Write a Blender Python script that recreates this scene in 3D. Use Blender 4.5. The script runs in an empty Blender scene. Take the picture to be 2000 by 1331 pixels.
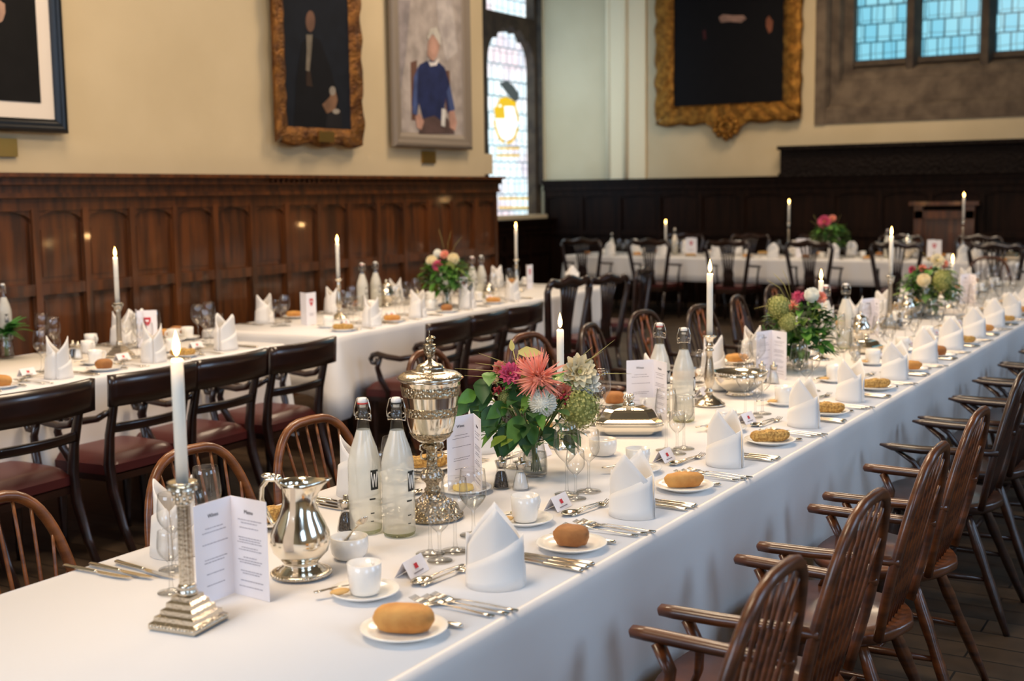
import bpy, math, random
from math import sin, cos, pi, radians as RD, sqrt
from mathutils import Vector, Matrix, noise
random.seed(7)
SC = bpy.context.scene
COL = SC.collection

# ------------------------------------------------------------------ camera
F, CX, CY = 2400.0, 1000.0, 665.5
EYE = Vector((0, 0, 1.58))
def cal():
    d = lambda x, y: Vector((x-CX, -(y-CY), -F))
    Y = d(2480, 358).normalized()
    X = -d(-2881, 375+.0138*3881); X -= X.dot(Y)*Y; X.normalize()
    return Matrix((X, Y, X.cross(Y)))
RM = cal()
def ray(px, py): return (RM @ Vector((px-CX, -(py-CY), -F))).normalized()
def P(px, py, z=.75):
    """world point at height z seen at pixel px,py of the 2000x1331 photograph"""
    v = ray(px, py); return EYE + v*((z-EYE.z)/v.z)
cam_d = bpy.data.cameras.new('camera'); cam = bpy.data.objects.new('camera', cam_d); COL.objects.link(cam)
cam.matrix_world = Matrix.Translation(EYE) @ RM.to_4x4()
cam_d.sensor_width = 36; cam_d.lens = F*36/2000; cam_d.clip_start = .05; cam_d.clip_end = 80
cam_d.dof.use_dof = True; cam_d.dof.focus_distance = 3.45; cam_d.dof.aperture_fstop = 3.2
SC.camera = cam

# ------------------------------------------------------------------ light + exposure
SC.view_settings.view_transform = 'Standard'; SC.view_settings.look = 'None'
SC.view_settings.exposure = 0.0; SC.view_settings.gamma = 1; SC.view_settings.use_curve_mapping = False
SC.cycles.use_denoising = True
SC.cycles.max_bounces = 8; SC.cycles.diffuse_bounces = 3; SC.cycles.glossy_bounces = 4
SC.cycles.transmission_bounces = 6; SC.cycles.transparent_max_bounces = 24
SC.cycles.caustics_reflective = False; SC.cycles.sample_clamp_indirect = 4
w = bpy.data.worlds.new('world'); SC.world = w; w.use_nodes = True
w.node_tree.nodes['Background'].inputs[0].default_value = (.25, .35, .5, 1)
w.node_tree.nodes['Background'].inputs[1].default_value = .3
def area(name, loc, size, energy, col, to):
    l = bpy.data.lights.new(name, 'AREA'); l.shape = 'RECTANGLE'; l.size, l.size_y = size
    l.energy = energy; l.color = col
    o = bpy.data.objects.new(name, l); COL.objects.link(o); o.location = loc
    o.rotation_euler = (Vector(to)-Vector(loc)).to_track_quat('-Z', 'Y').to_euler()
    return o
WARM = (1, .78, .55); COOL = (.50, .70, 1)
for i, (x, y, e) in enumerate([(-2.2, 1.0, 112), (-2.3, 5.2, 138), (-4.4, 9.0, 125), (-4.9, 4.3, 100), (-4.6, 13.9, 105)]):
    area('hall_lamp_light', (x, y, 4.9), (1.3, 1.3), e, WARM, (x, y, 0))
for y in (-2.5, 3.0, 8.5):
    area('side_window_light', (4.2, y, 3.6), (2.2, 2.6), 95, COOL, (-2, y, .6))
area('end_window_light', (-3, -5.6, 4.2), (4.5, 3.0), 250, (.74, .84, 1), (-2.5, 4, .8))
area('bay_window_light', (-9.15, 13.4, 3.2), (.8, 3.0), 20, (.42, .70, 1), (-8.75, 16.2, 3.0)).data.spread = RD(75)

# ------------------------------------------------------------------ materials
def lin(c):
    f = lambda u: u/12.92 if u <= .04045 else ((u+.055)/1.055)**2.4
    return tuple(f(x/255) for x in c)+(1,)
MATS = {}
def mat(name, col, rough=.5, metal=0, bump=None, coat=0, sss=0, vary=None, spec=None, emit=None, trans=0, sheen=0, cr=.12):
    m = bpy.data.materials.new(name); m.use_nodes = True; N = m.node_tree.nodes; L = m.node_tree.links
    b = N['Principled BSDF']; c = lin(col)
    b.inputs['Base Color'].default_value = c; b.inputs['Roughness'].default_value = rough
    b.inputs['Metallic'].default_value = metal
    if coat: b.inputs['Coat Weight'].default_value = coat; b.inputs['Coat Roughness'].default_value = cr
    if sss: b.inputs['Subsurface Weight'].default_value = sss; b.inputs['Subsurface Scale'].default_value = .02
    if spec is not None: b.inputs['Specular IOR Level'].default_value = spec
    if trans: b.inputs['Transmission Weight'].default_value = trans
    if sheen: b.inputs['Sheen Weight'].default_value = sheen
    if emit: b.inputs['Emission Color'].default_value = lin(emit[0]); b.inputs['Emission Strength'].default_value = emit[1]
    tc = None
    if vary or bump:
        tc = N.new('ShaderNodeTexCoord')
    if vary:   # (colour2, scale, stretch xyz)
        mp = N.new('ShaderNodeMapping'); L.new(tc.outputs['Object'], mp.inputs[0]); mp.inputs['Scale'].default_value = vary[2]
        n = N.new('ShaderNodeTexNoise'); n.inputs['Scale'].default_value = vary[1]; n.inputs['Detail'].default_value = 5
        L.new(mp.outputs[0], n.inputs['Vector'])
        r = N.new('ShaderNodeMapRange'); r.inputs[1].default_value = .35; r.inputs[2].default_value = .65; L.new(n.outputs[0], r.inputs[0])
        mx = N.new('ShaderNodeMix'); mx.data_type = 'RGBA'; mx.inputs[6].default_value = c; mx.inputs[7].default_value = lin(vary[0])
        L.new(r.outputs[0], mx.inputs[0]); L.new(mx.outputs[2], b.inputs['Base Color'])
    if bump:   # (kind, scale, strength, distance)
        if bump[0] == 'noise':
            n = N.new('ShaderNodeTexNoise'); n.inputs['Scale'].default_value = bump[1]; n.inputs['Detail'].default_value = 4; h = n.outputs[0]
        elif bump[0] == 'voronoi':
            n = N.new('ShaderNodeTexVoronoi'); n.inputs['Scale'].default_value = bump[1]; h = n.outputs['Distance']
        else:
            n = N.new('ShaderNodeTexWave'); n.inputs['Scale'].default_value = bump[1]; n.inputs['Distortion'].default_value = 2; h = n.outputs[1]
        L.new(tc.outputs['Object'], n.inputs['Vector'])
        bp = N.new('ShaderNodeBump'); bp.inputs['Strength'].default_value = bump[2]; bp.inputs['Distance'].default_value = bump[3]
        L.new(h, bp.inputs['Height']); L.new(bp.outputs[0], b.inputs['Normal'])
    MATS[name] = m; return m
def thin_glass(name, tint, edge, rough=.02):
    m = bpy.data.materials.new(name); m.use_nodes = True; N = m.node_tree.nodes; L = m.node_tree.links
    N.clear(); out = N.new('ShaderNodeOutputMaterial'); t = N.new('ShaderNodeBsdfTransparent'); g = N.new('ShaderNodeBsdfGlossy')
    g.inputs['Roughness'].default_value = rough; mx = N.new('ShaderNodeMixShader'); lw = N.new('ShaderNodeLayerWeight'); lw.inputs[0].default_value = .5
    pw = N.new('ShaderNodeMath'); pw.operation = 'POWER'; pw.inputs[1].default_value = 5; L.new(lw.outputs['Facing'], pw.inputs[0])
    fr = N.new('ShaderNodeMath'); fr.operation = 'MULTIPLY_ADD'; fr.inputs[1].default_value = .8; fr.inputs[2].default_value = .085; L.new(pw.outputs[0], fr.inputs[0])
    p3 = N.new('ShaderNodeMath'); p3.operation = 'POWER'; p3.inputs[1].default_value = 2; L.new(lw.outputs['Facing'], p3.inputs[0])
    cm = N.new('ShaderNodeMix'); cm.data_type = 'RGBA'; cm.inputs[6].default_value = tint; cm.inputs[7].default_value = edge
    L.new(p3.outputs[0], cm.inputs[0]); L.new(cm.outputs[2], t.inputs[0])
    L.new(fr.outputs[0], mx.inputs[0]); L.new(t.outputs[0], mx.inputs[1]); L.new(g.outputs[0], mx.inputs[2]); L.new(mx.outputs[0], out.inputs[0])
    MATS[name] = m; return m
def frosted(name, col, alpha):
    m = bpy.data.materials.new(name); m.use_nodes = True; N = m.node_tree.nodes; L = m.node_tree.links
    b = N['Principled BSDF']; b.inputs['Base Color'].default_value = lin(col); b.inputs['Roughness'].default_value = .18
    b.inputs['Subsurface Weight'].default_value = 0
    t = N.new('ShaderNodeBsdfTransparent'); t.inputs[0].default_value = (.95, .96, .93, 1)
    n = N.new('ShaderNodeTexNoise'); n.inputs['Scale'].default_value = 9; tc = N.new('ShaderNodeTexCoord'); L.new(tc.outputs['Object'], n.inputs['Vector'])
    r = N.new('ShaderNodeMapRange'); r.inputs[1].default_value = .3; r.inputs[2].default_value = .7; r.inputs[3].default_value = alpha-.12; r.inputs[4].default_value = alpha+.12
    L.new(n.outputs[0], r.inputs[0]); mx = N.new('ShaderNodeMixShader'); L.new(r.outputs[0], mx.inputs[0])
    L.new(t.outputs[0], mx.inputs[1]); L.new(b.outputs[0], mx.inputs[2]); L.new(mx.outputs[0], N['Material Output'].inputs[0])
    MATS[name] = m; return m
linen = mat('table_linen', (240, 234, 228), .85, bump=('noise', 900, .12, .001), sheen=.15)
napkin_m = mat('napkin_linen', (243, 238, 232), .88, bump=('noise', 1200, .15, .001), sheen=.2)
china = mat('white_china', (244, 240, 233), .15, coat=.4)
silver = mat('polished_silver', (236, 228, 212), .13, 1)
silver_e = mat('engraved_silver', (176, 160, 134), .30, 1, bump=('voronoi', 120, 1, .005))
silver_c = mat('chased_silver', (215, 204, 186), .20, 1, bump=('noise', 160, .5, .002))
steel = mat('cutlery_silver', (214, 204, 188), .16, 1)
wax = mat('candle_wax', (255, 248, 232), .4)
flame = mat('candle_flame', (255, 200, 120), .5, emit=((255, 190, 96), 34))
wick = mat('wick', (30, 20, 15), .9)
bread_b = mat('brown_crust', (176, 120, 66), .7, bump=('noise', 60, .5, .004), vary=((140, 88, 44), 18, (1, 1, 1)))
bread_g = mat('golden_crust', (214, 160, 88), .7, bump=('noise', 70, .5, .004), vary=((186, 124, 58), 16, (1, 1, 1)))
bread_s = mat('seeded_crust', (216, 174, 98), .75, bump=('voronoi', 160, .8, .004), vary=((150, 108, 50), 130, (1, 1, 1)))
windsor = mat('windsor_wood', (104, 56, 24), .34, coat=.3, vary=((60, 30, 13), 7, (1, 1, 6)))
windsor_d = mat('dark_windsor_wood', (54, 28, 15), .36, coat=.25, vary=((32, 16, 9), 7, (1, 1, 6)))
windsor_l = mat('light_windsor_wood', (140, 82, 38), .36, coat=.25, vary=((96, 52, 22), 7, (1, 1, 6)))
splat_m = mat('honey_splat_wood', (150, 84, 36), .35, coat=.3, vary=((110, 56, 24), 9, (1, 1, 4)))
mahog = mat('dark_mahogany', (44, 22, 14), .28, coat=.5, vary=((28, 13, 9), 6, (1, 1, 4)))
leather = mat('oxblood_leather', (76, 24, 20), .42, coat=.15, bump=('noise', 140, .2, .001))
brass = mat('brass', (190, 150, 80), .35, 1)
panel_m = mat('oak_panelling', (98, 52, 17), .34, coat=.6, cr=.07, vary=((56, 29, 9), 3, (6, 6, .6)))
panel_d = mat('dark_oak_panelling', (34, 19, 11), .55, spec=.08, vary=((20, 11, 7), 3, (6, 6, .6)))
carve_d = mat('carved_black_oak', (22, 14, 10), .6, spec=.1, bump=('voronoi', 26, .8, .02))
plaster = mat('cream_plaster', (192, 172, 136), .9, bump=('noise', 120, .15, .003), vary=((201, 181, 145), 1.2, (1, 1, 1)))
plaster_w = mat('pale_plaster', (226, 206, 168), .9, bump=('noise', 120, .1, .003))
stone = mat('brown_stone', (104, 88, 70), .85, bump=('noise', 22, .5, .01), vary=((74, 60, 46), 5, (1, 1, 1)))
stone_d = mat('dark_stone', (60, 48, 38), .85, bump=('noise', 22, .5, .01), vary=((84, 70, 54), 6, (1, 1, 1)))
ceil_m = mat('ceiling_plaster', (176, 152, 118), .8)
gilt = mat('gilt_carving', (160, 112, 46), .38, .85, bump=('noise', 38, .9, .02), vary=((110, 70, 24), 14, (1, 1, 1)))
gilt_dk = mat('worn_gilt', (132, 86, 34), .4, .7, bump=('noise', 40, .9, .02), vary=((84, 50, 22), 14, (1, 1, 1)))
grey_frame = mat('grey_painted_frame', (128, 114, 98), .5)
black_frame = mat('black_frame', (16, 16, 17), .3)
mount = mat('ivory_mount', (222, 208, 192), .8)
glass = thin_glass('clear_glass', (.985, .985, .98, 1), (.52, .52, .50, 1))
water_g = thin_glass('water', (.95, .96, .94, 1), (.60, .64, .62, 1))
bottle_g = thin_glass('bottle_glass', (.97, .98, .96, 1), (.62, .66, .60, 1))
bottle_f = frosted('frosted_full_bottle', (246, 242, 230), .58)
bottle_base = thin_glass('bottle_base_glass', (.86, .88, .72, 1), (.40, .44, .30, 1))
rubber_r = mat('red_rubber', (200, 60, 50), .6)
card_m = mat('menu_card', (250, 245, 248), .8)
ink = mat('printed_ink', (70, 62, 66), .8)
ink_l = mat('grey_print', (150, 142, 150), .8)
crest = mat('crest_red', (206, 52, 62), .7)
ink_b = mat('bottle_print', (36, 38, 34), .6)
pepper = mat('black_peppercorns', (36, 30, 28), .7, bump=('voronoi', 260, 1, .004), vary=((78, 66, 56), 200, (1, 1, 1)))
salt = mat('white_salt', (238, 236, 232), .8)
butter = mat('yellow_butter', (238, 206, 110), .5)
leaf_m = mat('green_leaf', (98, 148, 54), .5, vary=((62, 108, 38), 14, (1, 1, 1)))
leaf_d = mat('dark_leaf', (58, 104, 44), .5, vary=((42, 80, 32), 12, (1, 1, 1)))
leaf_y = mat('lime_leaf', (146, 168, 66), .5, vary=((112, 140, 48), 14, (1, 1, 1)))
leaf_h = mat('olive_floret', (136, 142, 72), .6)
stem_m = mat('green_stem', (86, 112, 52), .5)
grass_m = mat('straw_grass', (172, 160, 92), .6)
yellow_m = mat('yellow_petal', (222, 208, 120), .6)
coral_m = mat('coral_petal', (252, 176, 148), .6, vary=((248, 146, 126), 40, (1, 1, 1)))
pink_m = mat('pink_petal', (232, 104, 136), .6, vary=((214, 80, 118), 40, (1, 1, 1)))
white_m = mat('white_petal', (246, 244, 232), .6)
cream_m = mat('cream_petal', (244, 228, 186), .6)
hydr_m = mat('green_floret', (188, 184, 112), .6, vary=((158, 158, 84), 50, (1, 1, 1)))
red_m = mat('red_berry', (196, 50, 66), .5)
fern_m = mat('fern_frond', (64, 128, 50), .55)
twine = mat('biscuit', (222, 176, 108), .8)
def floor_mat():
    m = bpy.data.materials.new('oak_floor_boards'); m.use_nodes = True; N = m.node_tree.nodes; L = m.node_tree.links
    b = N['Principled BSDF']; b.inputs['Roughness'].default_value = .45
    tc = N.new('ShaderNodeTexCoord'); mp = N.new('ShaderNodeMapping'); L.new(tc.outputs['Object'], mp.inputs[0])
    br = N.new('ShaderNodeTexBrick'); br.inputs['Scale'].default_value = 1; br.inputs['Brick Width'].default_value = 1.6; br.inputs['Row Height'].default_value = .14
    br.inputs['Mortar Size'].default_value = .004; br.inputs['Color1'].default_value = lin((92, 74, 56)); br.inputs['Color2'].default_value = lin((66, 50, 36)); br.inputs['Mortar'].default_value = lin((22, 16, 12))
    L.new(mp.outputs[0], br.inputs['Vector']); n = N.new('ShaderNodeTexNoise'); n.inputs['Scale'].default_value = 9; L.new(tc.outputs['Object'], n.inputs['Vector'])
    mx = N.new('ShaderNodeMix'); mx.data_type = 'RGBA'; mx.blend_type = 'MULTIPLY'; mx.inputs[0].default_value = .7
    L.new(br.outputs[0], mx.inputs[6]); L.new(n.outputs[0], mx.inputs[7]); L.new(mx.outputs[2], b.inputs['Base Color']); return m
floor_m = floor_mat()
def lead_glass(name, c1, c2, c3, strength, scale, tint=None, brick=(.5, .25)):
    """leaded glazing lit by the daylight outside: quarries with dark cames"""
    m = bpy.data.materials.new(name); m.use_nodes = True; N = m.node_tree.nodes; L = m.node_tree.links
    b = N['Principled BSDF']; b.inputs['Base Color'].default_value = (.02, .03, .03, 1); b.inputs['Roughness'].default_value = .2
    tc = N.new('ShaderNodeTexCoord'); sp = N.new('ShaderNodeSeparateXYZ'); L.new(tc.outputs['Object'], sp.inputs[0])
    cb = N.new('ShaderNodeCombineXYZ'); L.new(sp.outputs[0], cb.inputs[0]); L.new(sp.outputs[2], cb.inputs[1])
    br = N.new('ShaderNodeTexBrick'); br.inputs['Scale'].default_value = scale; br.inputs['Brick Width'].default_value = brick[0]; br.inputs['Row Height'].default_value = brick[1]
    br.inputs['Mortar Size'].default_value = .03; br.inputs['Color1'].default_value = lin(c1); br.inputs['Color2'].default_value = lin(c2); br.inputs['Mortar'].default_value = lin(c3)
    L.new(cb.outputs[0], br.inputs['Vector'])
    vo = N.new('ShaderNodeTexVoronoi'); vo.feature = 'DISTANCE_TO_EDGE'; vo.inputs['Randomness'].default_value = .15; vo.inputs['Scale'].default_value = scale*1.6; L.new(cb.outputs[0], vo.inputs['Vector'])
    vr = N.new('ShaderNodeMapRange'); vr.inputs[1].default_value = .01; vr.inputs[2].default_value = .05; vr.inputs[3].default_value = .45; L.new(vo.outputs['Distance'], vr.inputs[0])
    mx = N.new('ShaderNodeMix'); mx.data_type = 'RGBA'; mx.blend_type = 'MULTIPLY'; mx.inputs[0].default_value = 1
    L.new(br.outputs[0], mx.inputs[6]); L.new(vr.outputs[0], mx.inputs[7]); last = mx.outputs[2]
    if tint:
        n = N.new('ShaderNodeTexNoise'); n.inputs['Scale'].default_value = 1.3; L.new(cb.outputs[0], n.inputs['Vector'])
        r = N.new('ShaderNodeMapRange'); r.inputs[1].default_value = .45; r.inputs[2].default_value = .6; L.new(n.outputs[0], r.inputs[0])
        m2 = N.new('ShaderNodeMix'); m2.data_type = 'RGBA'; m2.blend_type = 'MULTIPLY'; m2.inputs[7].default_value = lin(tint)
        L.new(r.outputs[0], m2.inputs[0]); L.new(last, m2.inputs[6]); last = m2.outputs[2]
    L.new(last, b.inputs['Emission Color']); b.inputs['Emission Strength'].default_value = strength
    MATS[name] = m; return m
lead_blue = lead_glass('leaded_blue_glass', (120, 205, 232), (150, 222, 240), (16, 84, 104), 1.0, 3.0, brick=(.5, .7))
lead_white = lead_glass('leaded_pale_glass', (214, 238, 246), (236, 244, 246), (90, 130, 140), 1.55, 3.0, tint=(250, 222, 226), brick=(.5, .7))
glass_y = mat('yellow_stained_glass', (90, 70, 10), .3, emit=((238, 196, 30), 1.0))
glass_k = mat('dark_stained_glass', (20, 24, 26), .3, emit=((84, 96, 100), .6))
glass_w = mat('white_stained_glass', (200, 200, 200), .3, emit=((250, 252, 255), 1.5))
lead_far = lead_glass('daylit_hall_glass', (150, 200, 240), (176, 214, 246), (30, 50, 70), 2.2, 1.5)

# ------------------------------------------------------------------ mesh builder
class G:
    def __init__(s): s.v = []; s.f = []; s.m = []; s.s = []
    def add(s, vs, fs, mi=0, sm=True, mt=None):
        b = len(s.v)
        s.v += [tuple(mt @ Vector(p)) if mt else tuple(p) for p in vs]
        for q in fs: s.f.append([b+i for i in q]); s.m.append(mi); s.s.append(sm)
        return s
    def box(s, c, d, mi=0, mt=None, rz=0):
        x, y, z = d[0]/2, d[1]/2, d[2]/2; R = Matrix.Rotation(rz, 4, 'Z')
        vs = [Vector(c)+(R @ Vector((a, b_, e))) for a in (-x, x) for b_ in (-y, y) for e in (-z, z)]
        return s.add(vs, [(0, 1, 3, 2), (4, 6, 7, 5), (0, 4, 5, 1), (2, 3, 7, 6), (0, 2, 6, 4), (1, 5, 7, 3)], mi, False, mt)
    def lathe(s, prof, n=24, c=(0, 0, 0), mi=0, mt=None, sy=1.0, cap=True, flat=False, square=0):
        vs = []
        for r, z in prof:
            for k in range(n):
                a = 2*pi*k/n + (pi/4 if square else 0); q = 1.0
                vs.append((c[0]+r*q*cos(a), c[1]+r*q*sy*sin(a), c[2]+z))
        fs = [(i*n+k, i*n+(k+1) % n, (i+1)*n+(k+1) % n, (i+1)*n+k) for i in range(len(prof)-1) for k in range(n)]
        if cap:
            if prof[0][0] > 1e-5: fs.append(tuple(reversed(range(n))))
            if prof[-1][0] > 1e-5: fs.append(tuple(range((len(prof)-1)*n, len(prof)*n)))
        return s.add(vs, fs, mi, not flat, mt)
    def tube(s, pts, rad, n=8, mi=0, mt=None, fl=(1, 1), cap=True, up=None):
        pts = [Vector(p) for p in pts]; m = len(pts)
        if not isinstance(rad, (list, tuple)): rad = [rad]*m
        vs = []; ref = Vector(up) if up else None
        t0 = (pts[1]-pts[0]).normalized(); a = ref or (Vector((0, 0, 1)) if abs(t0.z) < .9 else Vector((1, 0, 0)))
        nx = t0.cross(a).normalized()
        for i, p in enumerate(pts):
            t = (pts[min(i+1, m-1)]-pts[max(i-1, 0)]).normalized()
            nx = (nx-t*nx.dot(t)).normalized(); ny = t.cross(nx)
            for k in range(n):
                an = 2*pi*k/n; vs.append(p+nx*(cos(an)*rad[i]*fl[0])+ny*(sin(an)*rad[i]*fl[1]))
        fs = [(i*n+k, i*n+(k+1) % n, (i+1)*n+(k+1) % n, (i+1)*n+k) for i in range(m-1) for k in range(n)]
        if cap: fs += [tuple(reversed(range(n))), tuple(range((m-1)*n, m*n))]
        return s.add(vs, fs, mi, True, mt)
    def prism(s, poly, y0, y1, mi=0, mt=None, ax='xz', sm=False):
        """extrude a 2D outline: ax 'xz' along y, 'xy' along z, 'yz' along x"""
        n = len(poly)
        f = {'xz': lambda a, b, c: (a, c, b), 'xy': lambda a, b, c: (a, b, c), 'yz': lambda a, b, c: (c, a, b)}[ax]
        vs = [f(a, b, y0) for a, b in poly]+[f(a, b, y1) for a, b in poly]
        fs = [tuple(range(n)), tuple(reversed(range(n, 2*n)))]+[(i, n+i, n+(i+1) % n, (i+1) % n) for i in range(n)]
        return s.add(vs, fs, mi, sm, mt)
    def grid(s, fn, nu, nv, mi=0, mt=None, sm=True, thick=0):
        vs = [Vector(fn(u/nu, v/nv)) for v in range(nv+1) for u in range(nu+1)]
        fs = [(v*(nu+1)+u, v*(nu+1)+u+1, (v+1)*(nu+1)+u+1, (v+1)*(nu+1)+u) for v in range(nv) for u in range(nu)]
        if thick:
            W = nu+1; nr = []
            for v in range(nv+1):
                for u in range(W):
                    a = vs[v*W+min(u+1, nu)]-vs[v*W+max(u-1, 0)]; b = vs[min(v+1, nv)*W+u]-vs[max(v-1, 0)*W+u]
                    c = a.cross(b); nr.append(c.normalized() if c.length > 1e-9 else Vector((0, 0, 1)))
            k = len(vs); vs = vs+[p-n_*thick for p, n_ in zip(vs, nr)]
            fs = fs+[tuple(reversed([i+k for i in q])) for q in fs]
            for u in range(nu):
                fs.append((u, u+k, u+1+k, u+1)); o = nv*W; fs.append((o+u, o+u+1, o+u+1+k, o+u+k))
            for v in range(nv):
                fs.append((v*W, (v+1)*W, (v+1)*W+k, v*W+k)); fs.append((v*W+nu, v*W+nu+k, (v+1)*W+nu+k, (v+1)*W+nu))
        return s.add(vs, fs, mi, sm, mt)
    def ball(s, c, r, n=10, m=6, mi=0, mt=None, sc=(1, 1, 1)):
        prof = [(max(1e-6, sin(pi*i/m)), -cos(pi*i/m)) for i in range(m+1)]
        T = (mt or Matrix()) @ Matrix.Translation(c) @ Matrix.Diagonal((r*sc[0], r*sc[1], r*sc[2], 1))
        return s.lathe(prof, n, mi=mi, mt=T, cap=False)
    def mesh(s, name, mats):
        me = bpy.data.meshes.new(name); me.from_pydata(s.v, [], s.f)
        for m_ in (mats if isinstance(mats, (list, tuple)) else [mats]): me.materials.append(m_)
        me.polygons.foreach_set('material_index', s.m); me.polygons.foreach_set('use_smooth', s.s); me.update()
        return me

# a Node is a prototype (object + children) that is copied into the scene for every individual
class Node:
    def __init__(s, name, g=None, mats=None, label=None):
        s.o = bpy.data.objects.new(name, g.mesh(name, mats) if g else None); s.ch = []
        if label: s.o['label'] = label
        s.o.empty_display_size = .05
    def part(s, name, g, mats, label=None, loc=None):
        n = Node(name, g, mats, label); s.ch.append(n)
        if loc: n.o.location = loc
        return n
    def light(s, name, loc, energy, col, r):
        l = bpy.data.lights.new(name, 'POINT'); l.energy = energy; l.color = col; l.shadow_soft_size = r
        n = Node(name); n.o = bpy.data.objects.new(name, l); n.o.location = loc; s.ch.append(n); return n
USED = {}
def put(n, loc, rz=0, label=None, cat=None, group=None, parent=None, sc=1, rx=0, ry=0):
    """copy a prototype, its parts and their sub-parts"""
    o = n.o.copy(); COL.objects.link(o)
    if parent: o.parent = parent
    else:
        o.location = loc; o.rotation_euler = (rx, ry, rz); o.scale = (sc,)*3 if not isinstance(sc, tuple) else sc
        if label: o['label'] = label
        if cat: o['category'] = cat
        if group: o['group'] = group
        USED[label] = USED.get(label, 0)+1
    for c in n.ch: put(c, None, parent=o)
    return o
def struct(name, g, mats, loc=(0, 0, 0), rz=0, parent=None, label=None):
    o = bpy.data.objects.new(name, g.mesh(name, mats)); COL.objects.link(o); o.location = loc; o.rotation_euler = (0, 0, rz)
    if parent: o.parent = parent
    else: o['kind'] = 'structure'
    if label: o['label'] = label
    return o
def arc(cx, cy, r, a0, a1, n, ry=None):
    return [(cx+r*cos(a0+(a1-a0)*i/n), cy+(ry or r)*sin(a0+(a1-a0)*i/n)) for i in range(n+1)]

# ------------------------------------------------------------------ the hall
XL, YF, XR, YB, ZC = -6.6, 16.2, 4.6, -6.2, 7.5
YE = 10.28          # end of the left wall, where the bay opens
XB = -9.4           # glazing plane of the bay
def onX(px, py, X=XL): v = ray(px, py); return EYE+v*((X-EYE.x)/v.x)
def onY(px, py, Y=YF): v = ray(px, py); return EYE+v*((Y-EYE.y)/v.y)
g = G().box(((XB+XR)/2-.2, (YF+YB)/2+.4, -.05), (XR-XB+1.2, YF-YB+1.6, .1)); struct('floor', g, floor_m)
g = G().box(((XB+XR)/2-.2, (YF+YB)/2+.4, ZC+.05), (XR-XB+1.2, YF-YB+1.6, .1)); struct('ceiling', g, ceil_m)
g = G().box((XL-.2, (YE+YB)/2, ZC/2), (.4, YE-YB, ZC)); struct('wall_left', g, plaster)
g = G(); a = onX(945, 345); b = onX(966, 310)
g.box((XL-.2, YE+.09, 1.87), (.36, .18, .20)); struct('trim_1', g, plaster, label='small plaster block on the end of the wall above the panelling')
# back wall and right wall with tall windows (seen only in reflections)
g = G()
for x0, x1 in ((XB, -5.4), (-.6, XR)): g.box(((x0+x1)/2, YB-.15, ZC/2), (x1-x0, .3, ZC))
g.box((-3, YB-.15, 1.25), (4.8, .3, 2.5)); g.box((-3, YB-.15, 6.75), (4.8, .3, 1.5))
for x in (-4.2, -3, -1.8): g.box((x, YB-.15, 4.25), (.16, .3, 3.6))
struct('wall_back', g, plaster)
g = G(); ys = [(-3.6, -1.4), (1.9, 4.1), (7.4, 9.6), (12.2, 14.0)]; p = YB
for y0, y1 in ys+[(YF, YF)]:
    g.box((XR+.15, (p+y0)/2, ZC/2), (.3, y0-p, ZC)); p = y1
    if y1 > y0:
        g.box((XR+.15, (y0+y1)/2, 1.15), (.3, y1-y0, 2.3)); g.box((XR+.15, (y0+y1)/2, 6.4), (.3, y1-y0, 2.2))
        g.box((XR+.15, (y0+y1)/2, 3.8), (.2, .14, 3)); g.box((XR+.15, (y0+y1)/2, 3.8), (.2, y1-y0, .12))
struct('wall_right', g, plaster)
for y0, y1 in ys:
    g = G().box((0, 0, 0), (y1-y0, .03, 3.0)); struct('window_3', g, lead_far, (XR+.2, (y0+y1)/2, 3.8), RD(90))
g = G().box((0, 0, 0), (4.8, .03, 3.5)); struct('window_4', g, lead_far, (-3, YB-.2, 4.25))

def panelling(L, top, mid, n, low=.12, arch=True, dent=True, proud=.05):
    """framed oak panelling in local x (along the wall), z up, room side at -y"""
    g = G(); st = .05; h1 = top-.21
    g.box((L/2, .0, top/2), (L, .02, top))                                   # sunk panels
    for z, h in ((low/2, low), (mid-.035, .07), (h1+.02, .08)): g.box((L/2, -.02, z), (L, .05, h))
    pw = L/n
    for i in range(n+1): g.box((min(max(i*pw, st/2), L-st/2), -.022, h1/2), (st, .054, h1))
    for i in range(n):
        x0, x1 = i*pw+st/2, (i+1)*pw-st/2
        if arch:   # shallow four-centred head in each upper panel
            pts = [(x0, h1), (x0, h1-.075)]+[(x0+(x1-x0)*k/8, h1-.075+.05*sin(pi*k/8)**.6) for k in range(1, 8)]+[(x1, h1-.075), (x1, h1)]
            for k in range(1, len(pts)-2):
                a_, b_ = pts[k], pts[k+1]
                g.add([(a_[0], -.035, a_[1]), (b_[0], -.035, b_[1]), (b_[0], -.035, h1), (a_[0], -.035, h1), (a_[0], 0, a_[1]), (b_[0], 0, b_[1])], [(0, 1, 2, 3), (0, 4, 5, 1)], 0, False)
        for z0, z1 in ((low, mid-.07), (mid, h1-.1)):
            g.box(((x0+x1)/2, -.008, (z0+z1)/2), ((x1-x0)-.07, .014, (z1-z0)-.08))
            for xx, s_ in ((x0+.006, 1), (x1-.006, -1)): g.box((xx, -.02, (z0+z1)/2), (.012, .03, z1-z0))
    c = G()                                                                  # cornice
    for z, h, d in ((top-.135, .03, .075), (top-.095, .05, .06), (top-.045, .05, .10), (top-.01, .025, .14)): c.box((L/2, -d/2, z), (L, d+.02, h))
    if dent:
        k = 0
        while k*.06 < L: c.box((k*.06+.02, -.085, top-.04), (.032, .05, .032)); k += 1
    return g, c
g, c = panelling(YE+.14-YB, 1.74, 1.05, 43)
o = struct('trim_2', g, panel_m, (XL+.005, YB, 0), RD(90), label='dark oak panelling along the left wall'); o['kind'] = 'structure'
struct('panel_cornice', c, panel_m, parent=o)
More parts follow.
